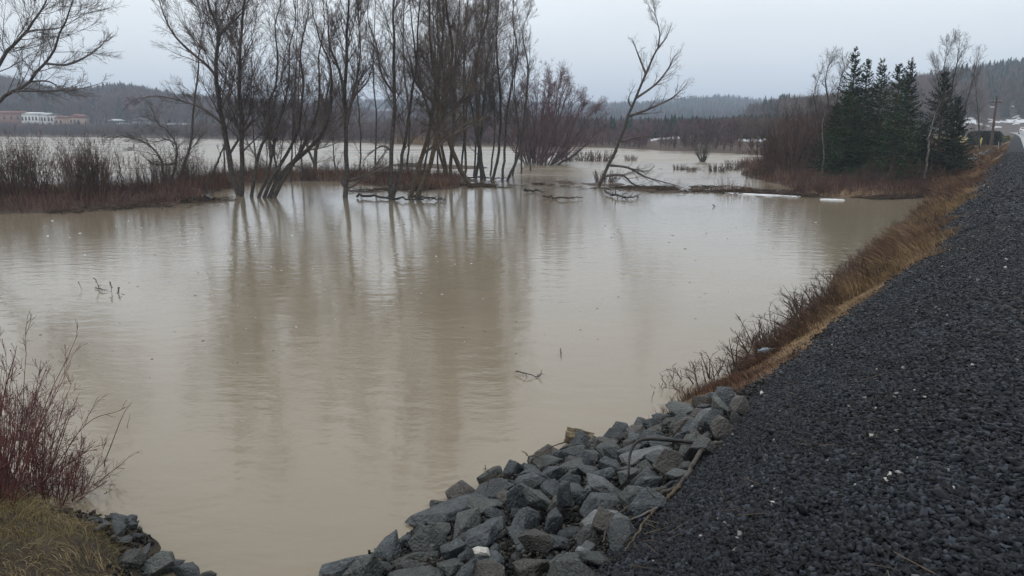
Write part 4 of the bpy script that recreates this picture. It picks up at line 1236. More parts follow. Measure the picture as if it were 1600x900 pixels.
# ------------------------------------------------------------------ foreground red bush at left
def dogwood(px_, py_, n, h, seed, label, spread=.42, extra=(), base=.22):
    g = np.random.default_rng(seed)
    p = hit(px_, py_)
    V, Q, P, P1 = shrub_mesh(seed, n, h, spread, base, 'twig_red', l1=8, l2=3, r0=.0052, wig=.07, rt=.0016, up=.02)
    root = empty('red_stemmed_bush', tuple(p)); tag(root, label, 'bush')
    parts = [(V, Q)]
    EP = []
    for pts, w, dY in extra:
        wpt = [at(x, y, p[1] + dY + .05 * i) - p for i, (x, y) in enumerate(pts)]
        c = catmull(wpt, 16); EP.append(c)
        parts.append(tubes(c[None], (w * (1 - np.linspace(0, .7, 16)))[None], 5))
    if EP:
        a, b_ = sprout(np.array(EP), np.full((len(EP), 16), .004), 7, .3, .97, 38, .16, 5, .1, .03, .6, .002, .0015, .06, g)
        parts.append(tubes(a, b_, 3))
    V, Q = join(parts)
    mesh_np('stems', V, Q, None, M['twig_red'], parent=root)
    # dried berries at twig ends
    tips = P1[:, -1][g.choice(len(P1), min(60, len(P1)), replace=False)]
    if EP: tips = np.vstack([tips, a[:, -1]])
    oc = np.array([(1, 0, 0), (-1, 0, 0), (0, 1, 0), (0, -1, 0), (0, 0, 1), (0, 0, -1)], float)
    ot = np.array([(0, 2, 4), (2, 1, 4), (1, 3, 4), (3, 0, 4), (2, 0, 5), (1, 2, 5), (3, 1, 5), (0, 3, 5)])
    m = len(tips); VV = tips[:, None] + oc[None] * g.uniform(.004, .009, (m, 1, 1)); TT = ot[None] + (np.arange(m) * 6)[:, None, None]
    mesh_np('berries', VV, None, TT, M['leaf_litter'], parent=root)
dogwood(18, 768, 80, 1.15, 201, 'dense red-stemmed leafless bush at the left edge above the straw grass', base=.35)
dogwood(-45, 790, 70, 1.5, 202, 'tall red-stemmed bush cut by the left edge of the picture', base=.3, extra=(([(-40, 780), (-10, 690), (10, 600), (22, 560), (26, 540)], .007, 0),))
dogwood(85, 788, 46, .62, 203, 'low spreading bush with dark berries arching out over the muddy water', spread=.75,
        extra=(([(88, 790), (95, 735), (112, 690), (145, 655), (180, 644), (204, 633)], .006, 0), ([(60, 800), (90, 775), (130, 770), (178, 762)], .005, .1),
               ([(80, 800), (110, 800), (150, 785), (175, 765)], .005, .0)))
p0 = hit(50, 800)
for lb, pts, w in (('thin bent twig hanging into the water beside the red bushes', [(160, 728), (170, 705), (184, 668), (194, 645), (206, 628)], .006),
                   ('short dark sunken twig poking up right of the bent twig', [(198, 668), (203, 650), (202, 646)], .003)):
    b = on(*pts[0]); P = catmull([at(x, y, b[1] - .03 * i) for i, (x, y) in enumerate(pts)], 12)
    P[0, 2] -= .15
    V, Q = tubes(P[None], (w * (1 - np.linspace(0, .75, 12)))[None], 5)
    o = mesh_np('twig', V - b, Q, None, M['bark'], loc=tuple(b)); tag(o, lb, 'twig')

# ------------------------------------------------------------------ rocks
import bmesh
def rock_mesh(seed, flat=1.0, long=1.0):
    g = np.random.default_rng(seed)
    bm = bmesh.new()
    pts = g.normal(size=(15, 3)); pts /= np.linalg.norm(pts, axis=1, keepdims=True)
    pts *= g.uniform(.72, 1.0, (15, 1)); pts = np.sign(pts) * np.abs(pts) ** .75
    pts *= np.array((1.0 * long, .78, .60 * flat)) * .62
    for p in pts: bm.verts.new(p)
    r = bmesh.ops.convex_hull(bm, input=list(bm.verts))
    bmesh.ops.delete(bm, geom=[v for v in bm.verts if not v.link_faces], context='VERTS')
    bmesh.ops.dissolve_limit(bm, angle_limit=.30, verts=list(bm.verts), edges=list(bm.edges))
    bmesh.ops.bevel(bm, geom=list(bm.edges) + list(bm.verts), offset=.022, segments=1, affect='EDGES')
    bmesh.ops.triangulate(bm, faces=list(bm.faces))
    bmesh.ops.subdivide_edges(bm, edges=[e_ for e_ in bm.edges if e_.calc_length() > .14], cuts=2, use_grid_fill=True)
    bmesh.ops.triangulate(bm, faces=list(bm.faces))
    for v in bm.verts:
        c = np.array(v.co)
        q = vnoise(np.array([c[0] * 5 + c[2] * 3 + seed]), np.array([c[1] * 5 - c[2] * 2]), seed)[0]
        q2 = vnoise(np.array([c[0] * 13 + c[2] * 9 + seed]), np.array([c[1] * 13 - c[2] * 7]), seed)[0]
        v.co = v.co * (1 + .09 * q + .05 * q2)
    me = bpy.data.meshes.new('rock'); bm.to_mesh(me); bm.free()
    return me
RM = [rock_mesh(300 + i, g_, l_) for i, (g_, l_) in enumerate([(1, 1), (.8, 1.2), (1.2, .9), (.7, 1.3), (1, 1.1), (.9, 1), (1.3, .85), (.6, 1.2), (1, 1.3), (.85, .95), (1.1, 1.05), (.75, 1.1)])]
RMM = {}
def rock_me(i, mat):
    if (i, mat) not in RMM:
        me = RM[i].copy(); me.materials.append(M[mat]); RMM[(i, mat)] = me
    return RMM[(i, mat)]
last_rock = [None]
def put_rock(x, y, z, size, mat, label, group=None, g=None, mi=None, rot=None, sc_=(1, 1, 1)):
    g = g or rng
    mi = int(g.integers(0, len(RM))) if mi is None else mi
    o = bpy.data.objects.new('rock', rock_me(mi, mat)); C.objects.link(o)
    o.location = (x, y, z); o.scale = (size * sc_[0], size * sc_[1], size * sc_[2])
    o.rotation_euler = rot if rot is not None else (g.normal(0, .5), g.normal(0, .5), g.uniform(0, 6.28))
    tag(o, label, 'rock', group); last_rock[0] = o
    return o
g = np.random.default_rng(400)
taken = []
custom = [  # px, py (centre), width px, material, mesh, z, label, (sx,sy,sz), rz
    (692, 812, 130, 'rock_blue', 7, .05, 'largest flat blue-grey slab lying at the waterline', (1, .8, .7), .3),
    (548, 890, 100, 'rock_blue', 8, .05, 'dark wedge-shaped rock at the bottom left end of the riprap, tip in the water', (1, .6, .7), .5),
    (609, 853, 34, 'rock_blue', 5, .03, 'small dark rock sitting alone in the water left of the big slab', (1, 1, 1.1), 1.0),
    (768, 768, 74, 'rock_blue', 0, .18, 'blue-grey block with a lighter top at the water edge above the big slab', (1, .8, .8), .2),
    (812, 783, 66, 'rock_blue', 2, .30, 'tall blunt purple-grey block beside the lighter-topped block', (.9, .9, 1.25), .8),
    (872, 793, 64, 'rock_brown', 4, .45, 'orange-brown stained block in the middle of the riprap', (1, .8, .9), 2.0),
    (885, 775, 46, 'rock_blue', 6, .60, 'upright dark tooth-shaped rock leaning on the orange-brown block', (.8, .8, 1.4), 1.2),
    (752, 862, 34, 'rock_white', 9, .46, 'small bright white rock wedged among dark ones near the bottom', (1, .8, .7), .1),
    (765, 886, 76, 'rock_blue', 10, .35, 'smooth dark grey rock directly below the bright white rock', (1, .9, .8), 1.5),
    (1008, 712, 82, 'rock_speck', 11, .42, 'large pale rock speckled with white, under the bent black branch', (1.1, .8, .7), .2),
    (940, 757, 56, 'rock_speck', 3, .50, 'light grey rock with a flat slanting face left of the bent branch', (1, .8, .9), 2.4),
    (1135, 622, 66, 'rock_blue', 7, .55, 'smooth blue-grey slab at the far end of the riprap beside the dead grass', (1.1, .8, .8), .4),
    (1062, 640, 60, 'rock_green', 0, .35, 'rounded grey-green rock near the far end of the riprap by the water', (1, 1, .8), 1.7),
    (860, 722, 50, 'rock_green', 1, .12, 'grey-green wedge rock at the water edge beside the dead twigs', (1, .8, .9), .6),
    (840, 845, 60, 'rock_brown', 5, .60, 'brown rock with a pale chipped side in the lower riprap', (1, .8, .9), 2.8),
    (918, 858, 40, 'rock_speck', 9, .70, 'squarish pale rock at the lower edge of the gravel', (1, .9, .8), .9),
    (640, 880, 70, 'rock_green', 8, .15, 'long grey-green rock right of the wedge-shaped rock at the bottom', (1.1, .8, .7), .1),
]
for x, y, w, mt, mi, z, lb, sc3, rz in custom:
    p = on(x, y, z); d = math.hypot(p[0], p[1], H - z); size = w * d / F * .86
    zt = max(th(p[0], p[1]), -.1)
    put_rock(p[0], p[1], max(z, zt + size * .08), size, mt, lb, None, g, mi, (g.normal(0, .15), g.normal(0, .15), rz), sc3)
    taken.append((p[0], p[1], size * .5))
def fill(n, rmin, rmax, sp, lift, maxn):
    c = 0
    for _ in range(n):
        s = g.uniform(1.6, 8.45); te = np.interp(s, TE_S, TE_T); tw = np.interp(s, TW_S, TW_T)
        hi = tw + (.12 if s > 5.2 else -.12)
        if s > 7.6: te = te + (s - 7.6) * .45; hi = tw + .02
        if te > hi: continue
        t = g.uniform(te + .05 - .12, hi)
        r = g.uniform(rmin, rmax) * (1 if s < 7.6 else .85)
        x, y = st_xy(s, t)
        if any((x - a) ** 2 + (y - b) ** 2 < (sp * (r * .5 + c_)) ** 2 for a, b, c_ in taken): continue
        if not (1500 > 800 + F * x / max(y, .1) * 1.02 > 300): continue
        # skip what lies well below the frame
        zz = th(x, y)
        u = math.degrees(math.atan2(H - zz, math.hypot(x, y)))
        if u > 36.5: continue
        taken.append((x, y, r * .5))
        mt = g.choice(['rock_blue', 'rock_green', 'rock_brown', 'rock_speck'], p=[.46, .30, .18, .06])
        lb = {'rock_blue': 'angular blue-grey rock in the riprap pile between water and gravel', 'rock_green': 'angular grey-green rock in the riprap pile between water and gravel',
              'rock_brown': 'brownish angular rock in the riprap pile between water and gravel', 'rock_speck': 'pale white-flecked rock in the riprap pile between water and gravel'}[str(mt)]
        if t > tw - .12: lb = 'half-submerged ' + lb.replace('angular ', '').replace('in the riprap pile between water and gravel', 'along the riprap waterline')
        elif t < te + .12: lb = lb.replace('in the riprap pile between water and gravel', 'partly buried at the upper gravel edge of the riprap')
        put_rock(x, y, zz + r * lift, r, str(mt), lb, {'half': 'riprap rocks at the waterline'}.get(lb[:4], 'riprap rocks'), g)
        riprap.append(bpy.data.objects[-1] if False else last_rock[0])
        c += 1
        if c >= maxn: break
riprap = []
fill(3000, .24, .38, .78, .20, 130)
fill(3500, .15, .24, .76, .22, 110)
fill(3500, .09, .15, .80, .25, 45)
LM = [((765, 862), 'near the bright white rock'), ((690, 812), 'beside the big flat slab'), ((1008, 712), 'under the hooked black branch'), ((1110, 635), 'at the far end by the dead grass'),
      ((905, 690), 'near the old wood chunk'), ((1040, 780), 'by the long crooked branch'), ((560, 890), 'at the bottom left tip'), ((872, 793), 'around the orange-brown block'), ((900, 880), 'at the bottom edge by the gravel')]
def rl(o):
    x, y = scr(o)
    lm = min(LM, key=lambda q: (q[0][0] - x) ** 2 + (q[0][1] - y) ** 2)[1]
    sz = o.scale[0]; szn = 'large' if sz > .29 else 'medium' if sz > .17 else 'small'
    mt = o.data.materials[0].name.replace('_rock', '').replace('_', '-').replace('speckled', 'pale white-flecked').replace('brown', 'brownish')
    return szn + ' ' + mt + (' half-submerged' if 'half-sub' in o['label'] else '') + ' rock ' + lm
relabel(riprap, rl)
left_rocks = [(183, 848, 34, 'smooth dark rock at the tip of the straw grass mound'), (238, 884, 62, 'flat blue-grey rock lowest in the left corner group'), (262, 878, 40, 'dark glossy rock behind the flat one, left corner group'),
              (296, 891, 40, 'dark pointed rock at the right end of the left corner group'), (205, 892, 40, 'grey rock half under the straw grass'), (222, 872, 34, 'small grey rock between the grass tip and the water'),
              (160, 838, 26, 'small stone at the grass edge below the red bush'), (320, 898, 30, 'low rock barely above water at the bottom edge'), (190, 870, 30, 'brown stone sunk in the straw grass edge')]
for i, (x, y, w, lb) in enumerate(left_rocks):
    p = on(x, y, .06); d = math.hypot(p[0], p[1], H); size = w * d / F
    put_rock(p[0], p[1], max(.04, th(p[0], p[1]) + .02), size, ['rock_blue', 'rock_green', 'rock_blue'][i % 3], lb, None, g, None, (g.normal(0, .2), g.normal(0, .2), g.uniform(0, 6)), (1.1, .9, .9))
corner = []
for k in range(16):
    t = g.uniform(5.2, 6.6); s = np.interp(t, SB_T, SB_S) - g.uniform(-.05, .35)
    x, y = st_xy(s, t); r = g.uniform(.09, .2)
    put_rock(x, y, th(x, y) + .02, r, str(g.choice(['rock_blue', 'rock_green'])), 'small dark stone along the left corner shore below the straw grass', 'stones of the left corner shore', g); corner.append(last_rock[0])
relabel(corner, lambda o: ('larger' if o.scale[0] > .14 else 'smaller') + (' blue-grey' if 'blue' in o.data.materials[0].name else ' grey-green') + ' stone along the left corner shore')
# far drainage stones by the road
corner = []
for k in range(34):
    f = k / 33; x = 1497 + 50 * f + g.normal(0, 2); y = 263 - 26 * f + g.normal(0, 1.0)
    p = hit(x, y)
    put_rock(p[0], p[1], p[2] + .05, g.uniform(.3, .7), str(g.choice(['rock_green', 'rock_speck'])), 'grey stone in the line of rubble below the utility pole', 'rubble line below the utility pole', g); corner.append(last_rock[0])
relabel(corner, lambda o: ('larger' if o.scale[0] > .5 else 'smaller') + (' pale' if 'speck' in o.data.materials[0].name else ' grey-green') + ' stone in the rubble line below the utility pole')

# ------------------------------------------------------------------ gravel
def gravel(n, s0, s1, t0, szl, szh, label, seed, power=1.0):
    g = np.random.default_rng(seed)
    s = s0 + (s1 - s0) * g.random(n) ** power
    x_, y_ = st_xy(s, s * 0 + 1.2); te = np.interp(s, TE_S, TE_T) + .05 + .35 * fbm(x_, y_, .55, 3, 44)
    t = t0 + (te - t0) * g.random(n)
    x, y = st_xy(s, t)
    z = terrain(x, y)
    sz = np.exp(g.uniform(math.log(szl), math.log(szh), n))
    # angular chip: box with jittered corners and random flattening
    c = np.array([(-1, -1, -1), (1, -1, -1), (1, 1, -1), (-1, 1, -1), (-1, -1, 1), (1, -1, 1), (1, 1, 1), (-1, 1, 1)], float) * .5
    q = np.array([(0, 3, 2, 1), (4, 5, 6, 7), (0, 1, 5, 4), (1, 2, 6, 5), (2, 3, 7, 6), (3, 0, 4, 7)])
    V = c[None] * np.stack([g.uniform(.9, 1.5, n), g.uniform(.55, .95, n), g.uniform(.22, .55, n)], -1)[:, None]
    V = V + g.normal(0, .13, (n, 8, 3)) * np.array((1, 1, .5))
    V[:, 4:, :2] *= g.uniform(.35, .95, (n, 1, 1))
    V *= sz[:, None, None]
    ax, ay, az_ = g.normal(0, .38, n), g.normal(0, .38, n), g.uniform(0, 6.283, n)
    def rot(V, a, i, j):
        o = V.copy(); c_, s_ = np.cos(a)[:, None], np.sin(a)[:, None]
        o[..., i] = V[..., i] * c_ - V[..., j] * s_; o[..., j] = V[..., i] * s_ + V[..., j] * c_
        return o
    V = rot(rot(rot(V, ax, 1, 2), ay, 0, 2), az_, 0, 1)
    V += np.stack([x, y, z + sz * g.uniform(-.05, .35, n)], -1)[:, None]
    Q = q[None] + (np.arange(n) * 8)[:, None, None]
    o = mesh_np('gravel', V, Q, None, M['gravel']); tag(o, label, kind='stuff')
gravel(105000, 1.7, 7.0, -1.3, .014, .040, 'dark crushed stone of the shoulder in the near foreground', 501)
gravel(95000, 6.9, 16.0, -1.1, .020, .046, 'dark crushed stone of the shoulder beyond the foreground', 502, 1.3)
gravel(80000, 15.8, 60.0, -.6, .032, .075, 'dark crushed stone of the shoulder running off along the road', 503, 1.5)
def fill_gravel(n):
    g = np.random.default_rng(520)
    s = g.uniform(1.6, 8.6, n); te = np.interp(s, TE_S, TE_T); tw = np.interp(s, TW_S, TW_T)
    t = te + (tw - te) * g.random(n)
    m2 = n // 45; t[:m2] = g.uniform(4.9, 6.9, m2); s[:m2] = np.interp(t[:m2], SB_T, SB_S) - g.uniform(-.08, .42, m2)
    x, y = st_xy(s, t); z = terrain(x, y); kz = z > .015; x, y, z = x[kz], y[kz], z[kz]; n = len(x)
    sz = np.exp(g.uniform(math.log(.008), math.log(.034), n))
    V = np.array([(-1, -1, -1), (1, -1, -1), (1, 1, -1), (-1, 1, -1), (-1, -1, 1), (1, -1, 1), (1, 1, 1), (-1, 1, 1)], float) * .5
    V = V[None] * g.uniform(.4, 1.3, (n, 1, 3)) + g.normal(0, .15, (n, 8, 3)); V = V * sz[:, None, None]
    V += np.stack([x, y, z + sz * .3 + g.uniform(0, .05, n)], -1)[:, None]
    q = np.array([(0, 3, 2, 1), (4, 5, 6, 7), (0, 1, 5, 4), (1, 2, 6, 5), (2, 3, 7, 6), (3, 0, 4, 7)])
    o = mesh_np('gravel', V, q[None] + (np.arange(n) * 8)[:, None, None], None, M['gravel_brown']); tag(o, 'brownish chips and grit filling the gaps of the riprap', kind='stuff')
M['gravel_brown'] = stone_mat('grit', (0.010, 0.010, 0.010), (0.028, 0.026, 0.023), (0.07, 0.066, 0.058), 0.6)
fill_gravel(26000)
def spill(n):
    g = np.random.default_rng(523)
    s = 8.2 * np.exp(g.random(n) * math.log(45 / 8.2)); x_, y_ = st_xy(s, s * 0 + 1.2)
    t = np.interp(s, TE_S, TE_T) + .35 * fbm(x_, y_, .55, 3, 44) + np.abs(g.normal(0, .22, n))
    x, y = st_xy(s, t); z = terrain(x, y); sz = np.exp(g.uniform(math.log(.018), math.log(.05), n)) * np.clip(s / 14, 1, 2)
    V = np.array([(-1, -1, -1), (1, -1, -1), (1, 1, -1), (-1, 1, -1), (-1, -1, 1), (1, -1, 1), (1, 1, 1), (-1, 1, 1)], float) * .5
    V = V[None] * g.uniform(.4, 1.3, (n, 1, 3)) + g.normal(0, .15, (n, 8, 3)); V = V * sz[:, None, None] + np.stack([x, y, z + sz * .2], -1)[:, None]
    q = np.array([(0, 3, 2, 1), (4, 5, 6, 7), (0, 1, 5, 4), (1, 2, 6, 5), (2, 3, 7, 6), (3, 0, 4, 7)])
    o = mesh_np('gravel', V, q[None] + (np.arange(n) * 8)[:, None, None], None, M['gravel']); tag(o, 'dark stones spilled from the shoulder into the edge of the dead grass', kind='stuff')
spill(15000)
def straws():
    g = np.random.default_rng(530); n = 520
    s = 2.2 * np.exp(g.random(n) * math.log(14)); t = g.uniform(-.9, np.interp(s, TE_S, TE_T), n)
    x, y = st_xy(s, t); k = fbm(x, y, .9, 2, 45) > .02; x, y, s = x[k], y[k], s[k]; n = len(x)
    p = np.stack([x, y, terrain(x, y) + .03], -1); a = g.uniform(0, 6.28, n); L = g.uniform(.02, .12, n)
    d = np.stack([np.cos(a), np.sin(a), g.normal(0, .15, n)], -1) * L[:, None]
    P = np.stack([p - d, p + g.normal(0, .006, (n, 3)), p + d], 1)
    V, Q = tubes(P, np.tile(g.uniform(.001, .0028, (n, 1)), (1, 3)), 3)
    o = mesh_np('straw_litter', V, Q, None, M['twig_brown']); tag(o, 'scattered straws and dead stems on the gravel', kind='stuff')
straws()
gravel(160, 2.0, 30, -1.0, .05, .085, 'larger dark stones scattered over the shoulder', 504, 1.6)

# sticks on the gravel
def stick(pts, w, z, lab, cat, nm, mat='bark', m=6, wob=.0, seed=0, branches=0):
    g = np.random.default_rng(seed)
    Yv = on(*pts[-1])[1] if z == 'vert' else 0
    zs = z if isinstance(z, (list, tuple)) else [z] * len(pts)
    wp = [at(x, y, Yv) for x, y in pts] if z == 'vert' else [on(x, y, zz) for (x, y), zz in zip(pts, zs)]
    b = wp[0].copy()
    n = max(20, 6 * len(pts))
    P = catmull(wp, n) + g.normal(0, wob, (n, 3))
    R = w * (1 - np.linspace(0, .7, n))
    parts = [tubes(P[None], R[None], m)]
    if branches:
        a, r = sprout(P[None], R[None], branches, .1, .95, 35, .18, 6, .12, .0, .6, .003, .0025, .1, g)
        parts.append(tubes(a, r, 4))
        a, r = sprout(a, r, 3, .2, .9, 35, .4, 4, .12, .0, .6, .0025, .002, .05, g)
        parts.append(tubes(a, r, 3))
    V, Q = join(parts)
    o = mesh_np(nm, V - b, Q, None, M[mat], loc=tuple(b), smooth=True); tag(o, lab, cat)
M['wet_black'] = noise_mat('wet_black_bark', (0.010, 0.010, 0.010), (0.03, 0.026, 0.024), 9, .5, .3, 40)
stick([(1142, 695), (1100, 693), (1050, 688), (1010, 686), (993, 693), (984, 712), (982, 745), (981, 752)], .022, [.78, .86, .92, .95, .92, .84, .70, .52], 'smooth black branch bent like a hook over the rocks', 'branch', 'branch', 'wet_black', 8)
stick([(1140, 692), (1112, 694), (1094, 708), (1080, 732), (1066, 752), (1052, 764), (1020, 775), (985, 790), (955, 815), (940, 850)], .024, [.80, .86, .86, .84, .86, .86, .80, .74, .72, .72], 'long dark crooked branch lying along the gravel edge of the rocks', 'branch', 'branch', 'bark', 7, .004, 3, 4)
stick([(1062, 758), (1045, 775), (1028, 790), (1010, 812), (992, 840), (975, 862)], .016, [.88, .86, .84, .88, .92, .9], 'thinner grey branch running down the gravel edge below the long one', 'branch', 'branch', 'bark_brown', 6, .004, 4, 6)
stick([(1028, 793), (1000, 806), (975, 816), (962, 822)], .010, [.86, .84, .80, .76], 'short pale stick forking off across the lower rocks', 'stick', 'stick', 'twig_grey', 5, .003, 5, 3)
stick([(885, 690), (865, 697), (848, 706), (842, 712)], .008, [.02, .10, .14, .12], 'arched twig in the water beside the old wood chunk', 'twig', 'twig', 'bark_brown', 5, .002, 6, 3)
stick([(838, 728), (826, 722), (828, 714), (838, 712)], .007, [.1, .12, .2, .2], 'tangled brown twigs sticking up at the water edge above the riprap', 'twig', 'twig', 'bark_brown', 5, .006, 7, 10)
stick([(778, 745), (765, 743), (752, 748)], .005, [.3, .34, .32], 'tiny twig poking up behind the lighter-topped block', 'twig', 'twig', 'bark_brown', 5, .006, 8, 5)
stick([(1378, 822), (1388, 818), (1402, 813)], .012, [1.65, 1.66, 1.66], 'short brown stick lying on the gravel', 'stick', 'stick', 'bark_brown', 5, .002, 9)
stick([(1458, 845), (1460, 862), (1470, 872), (1490, 880)], .005, [1.76, 1.74, 1.74, 1.74], 'thin curled dead weed stem on the gravel', 'stem', 'dead_stem', 'twig_brown', 5, .003, 10, 6)
stick([(1350, 800), (1362, 806), (1372, 810)], .004, [1.62, 1.63, 1.63], 'wispy pale dead weed on the gravel left of the brown stick', 'stem', 'dead_stem', 'twig_grey', 5, .004, 12, 8)
stick([(122, 440), (128, 452)], 0.009, 'vert', 'slim sunken twig farthest left of the group in open water', 'twig', 'twig', 'bark', 5, 0, 13)
stick([(147, 434), (153, 445), (155, 452)], 0.009, 'vert', 'upright forked sunken twig in open water', 'twig', 'twig', 'bark', 5, .01, 14, 3)
stick([(150, 450), (160, 452), (168, 454)], .012, [.02, .05, .02], 'floating twig lying flat in open water', 'twig', 'twig', 'bark', 5, .01, 15)
stick([(171, 441), (174, 448), (173, 456)], 0.013, 'vert', 'thick dark stub standing in open water, second from the right', 'twig', 'twig', 'bark', 6, .01, 16)
stick([(186, 449), (184, 458)], 0.014, 'vert', 'thick dark stub in open water, rightmost of the group', 'twig', 'twig', 'bark', 6, .01, 17, 2)
stick([(806, 581), (820, 583), (838, 588), (845, 586)], .010, [.03, .06, .02, .04], 'small floating branch in the middle of the open water', 'branch', 'branch', 'wet_black', 5, .006, 18, 7)
stick([(1022, 612), (1020, 618), (1018, 628)], 0.006, 'vert', 'tiny dark stub in the water left of the far rocks', 'twig', 'twig', 'bark', 5, .004, 19)
stick([(876, 545), (877, 560)], .008, [.02, .02], 'faint floating straw in open water', 'twig', 'twig', 'bark_brown', 4, .004, 20)
stick([(1114, 320), (1117, 323)], 0.018, 'vert', 'dark stub in the water in front of the debris line', 'twig', 'twig', 'bark', 5, .02, 21, 2)
for i, (pts, lb) in enumerate([([(556, 306), (600, 308), (650, 312), (695, 309)], 'long thin floating log across the feet of the tall central trees'), ([(690, 280), (720, 277), (770, 278), (800, 277)], 'dark horizontal log behind the central trunks'),
                    ([(650, 297), (668, 287), (700, 283), (726, 286)], 'arched dark log resting between the central trunks'), ([(818, 298), (835, 297), (850, 300)], 'small raft of dark driftwood right of the central group'),
                    ([(945, 300), (965, 306), (985, 308), (1000, 303)], 'tangle of dark branches in the water under the leaning tree'), ([(640, 300), (665, 310), (700, 311)], 'forked driftwood in front of the central group'),
                    ([(850, 306), (880, 309), (912, 308)], 'low brown driftwood branch between the central group and the leaning tree'), ([(330, 310), (320, 306), (300, 312)], 'dark drift branches at the tip of the left bank')]):
    stick(pts, .07, [.12] * len(pts), lb, 'driftwood', 'driftwood', 'wet_black' if i != 6 else 'bark_brown', 6, .04, 30 + i, 9)

def flecks():
    g = np.random.default_rng(96); n = 420
    x = g.uniform(60, 1300, n); y = 345 + 330 * g.random(n) ** 1.6
    p = np.array([on(a, b_) for a, b_ in zip(x, y)]); k = (xy_st(p[:, 0], p[:, 1])[1] > 4.6) & (fbm(p[:, 0], p[:, 1], .25, 2, 3) > -.08); p = p[k]; n = len(p)
    a = g.uniform(0, 6.28, n); L = g.uniform(.005, .03, n) * (p[:, 1] / 16)
    d = np.stack([np.cos(a), np.sin(a), np.zeros(n)], -1) * L[:, None]; p[:, 2] = .004
    P = np.stack([p - d, p, p + d], 1); V, Q = tubes(P, np.tile((g.uniform(.002, .006, n) * (p[:, 1] / 16))[:, None], (1, 3)), 4)
    pick = g.random(n) < .5
    for msk, mt, lb in ((pick, 'snow', 'tiny flecks of pale foam drifting on the water'), (~pick, 'leaf_litter', 'tiny bits of dark plant litter floating on the water')):
        V, Q = tubes(P[msk], np.tile((g.uniform(.002, .006, msk.sum()) * (p[msk, 1] / 16))[:, None], (1, 3)), 4)
        o = mesh_np('floating_flecks', V, Q, None, M[mt]); tag(o, lb, kind='stuff')
flecks()
# litter on the debris lines
def debris():
    g = np.random.default_rng(95)
    def run(poly, n, wid, lab, hh=.06, ln=(.15, .7)):
        pts = P2(poly); k = g.integers(0, len(pts) - 1, n); f = g.random((n, 1))
        c = pts[k] * (1 - f) + pts[k + 1] * f + g.normal(0, wid, (n, 2)) * np.array((1, 1))
        a = g.uniform(0, 6.28, n); L = g.uniform(*ln, n)
        d = np.stack([np.cos(a), np.sin(a), g.normal(0, .12, n)], -1)
        z = np.maximum(terrain(c[:, 0], c[:, 1]), 0) + g.uniform(0, hh, n)
        p = np.c_[c, z]
        P = np.stack([p - d * L[:, None] / 2, p + g.normal(0, .03, (n, 3)), p + d * L[:, None] / 2], 1)
        kk = g.random(n) < np.clip(.25 + fbm(c[:, 0], c[:, 1], .6, 3, 18) * 2.6, 0, 1); P = P[kk]; n = len(P)
        V, Q = tubes(P, np.tile(g.uniform(.006, .022, (n, 1)), (1, 3)), 3)
        o = mesh_np('driftwood_litter', V, Q, None, M['leaf_litter']); tag(o, lab, kind='stuff')
    run([(560, 298), (640, 296), (700, 292), (780, 290), (850, 288), (935, 291)], 2600, .8, 'drift of broken twigs among the feet of the central trees', .12)
    run([(940, 292), (1010, 294), (1050, 299), (1085, 294), (1130, 301), (1165, 295), (1205, 303), (1262, 299)], 3000, 1.1, 'raft of floating twigs and reeds right of the leaning tree', .08)
    run([(1225, 303), (1290, 309), (1380, 311), (1440, 307)], 1500, .35, 'brown flotsam along the waterline below the spruces', .08)
    run([(330, 312), (250, 322), (150, 332), (0, 337)], 1500, .6, 'brown flotsam along the waterline of the left bank', .08)
    run([(1060, 262), (1120, 266), (1180, 262)], 700, 1.2, 'thin flotsam around the reed tufts left of the right bank', .06)
debris()

# old wood chunk
def chunk():
    p = on(905, 684, .08)
    me = bpy.data.meshes.new('wood_chunk'); bm = bmesh.new()
    bmesh.ops.create_cube(bm, size=1.0)
    bmesh.ops.subdivide_edges(bm, edges=list(bm.edges), cuts=5, use_grid_fill=True)
    for v in bm.verts:
        q = vnoise(np.array([v.co.y * 14 + v.co.x]), np.array([v.co.z * 12.]), 5)[0]
        e2 = vnoise(np.array([v.co.x * 5.]), np.array([v.co.y * 6.]), 8)[0]
        v.co = (v.co.x * .30 * (1 + .2 * q), v.co.y * .17 * (1 + .3 * e2), v.co.z * .11 + .05 * q * (v.co.z > 0))
    bm.to_mesh(me); bm.free(); me.materials.append(noise_mat('rotten_wood', (0.07, 0.055, 0.035), (0.20, 0.16, 0.10), 16, .9, .8, 40, dist=.02))
    o = bpy.data.objects.new('wood_chunk', me); C.objects.link(o); o.location = tuple(p); o.rotation_euler = (.1, .15, -.2)
    tag(o, 'weathered splintered wood chunk at the water edge above the riprap', 'wood')
chunk()
def litter():
    p = on(1200, 569, .12)
    me = bpy.data.meshes.new('plastic_bottle'); bm = bmesh.new()
    bmesh.ops.create_cone(bm, cap_ends=True, segments=12, radius1=.045, radius2=.045, depth=.20)
    r = bmesh.ops.create_cone(bm, cap_ends=True, segments=12, radius1=.045, radius2=.014, depth=.06); bmesh.ops.translate(bm, verts=r['verts'], vec=(0, 0, .129))
    r = bmesh.ops.create_cone(bm, cap_ends=True, segments=12, radius1=.014, radius2=.014, depth=.03); bmesh.ops.translate(bm, verts=r['verts'], vec=(0, 0, .172))
    bm.to_mesh(me); bm.free()
    me.materials.append(noise_mat('pale_blue_plastic', (0.25, 0.36, 0.45), (0.55, 0.62, 0.66), 12, .25))
    o = bpy.data.objects.new('plastic_bottle', me); C.objects.link(o); o.location = (p[0], p[1], max(.10, th(p[0], p[1]) + .05)); o.rotation_euler = (1.45, 0, -1.2)
    tag(o, 'pale blue plastic litter lying in the dead grass at the water edge', 'litter')
litter()

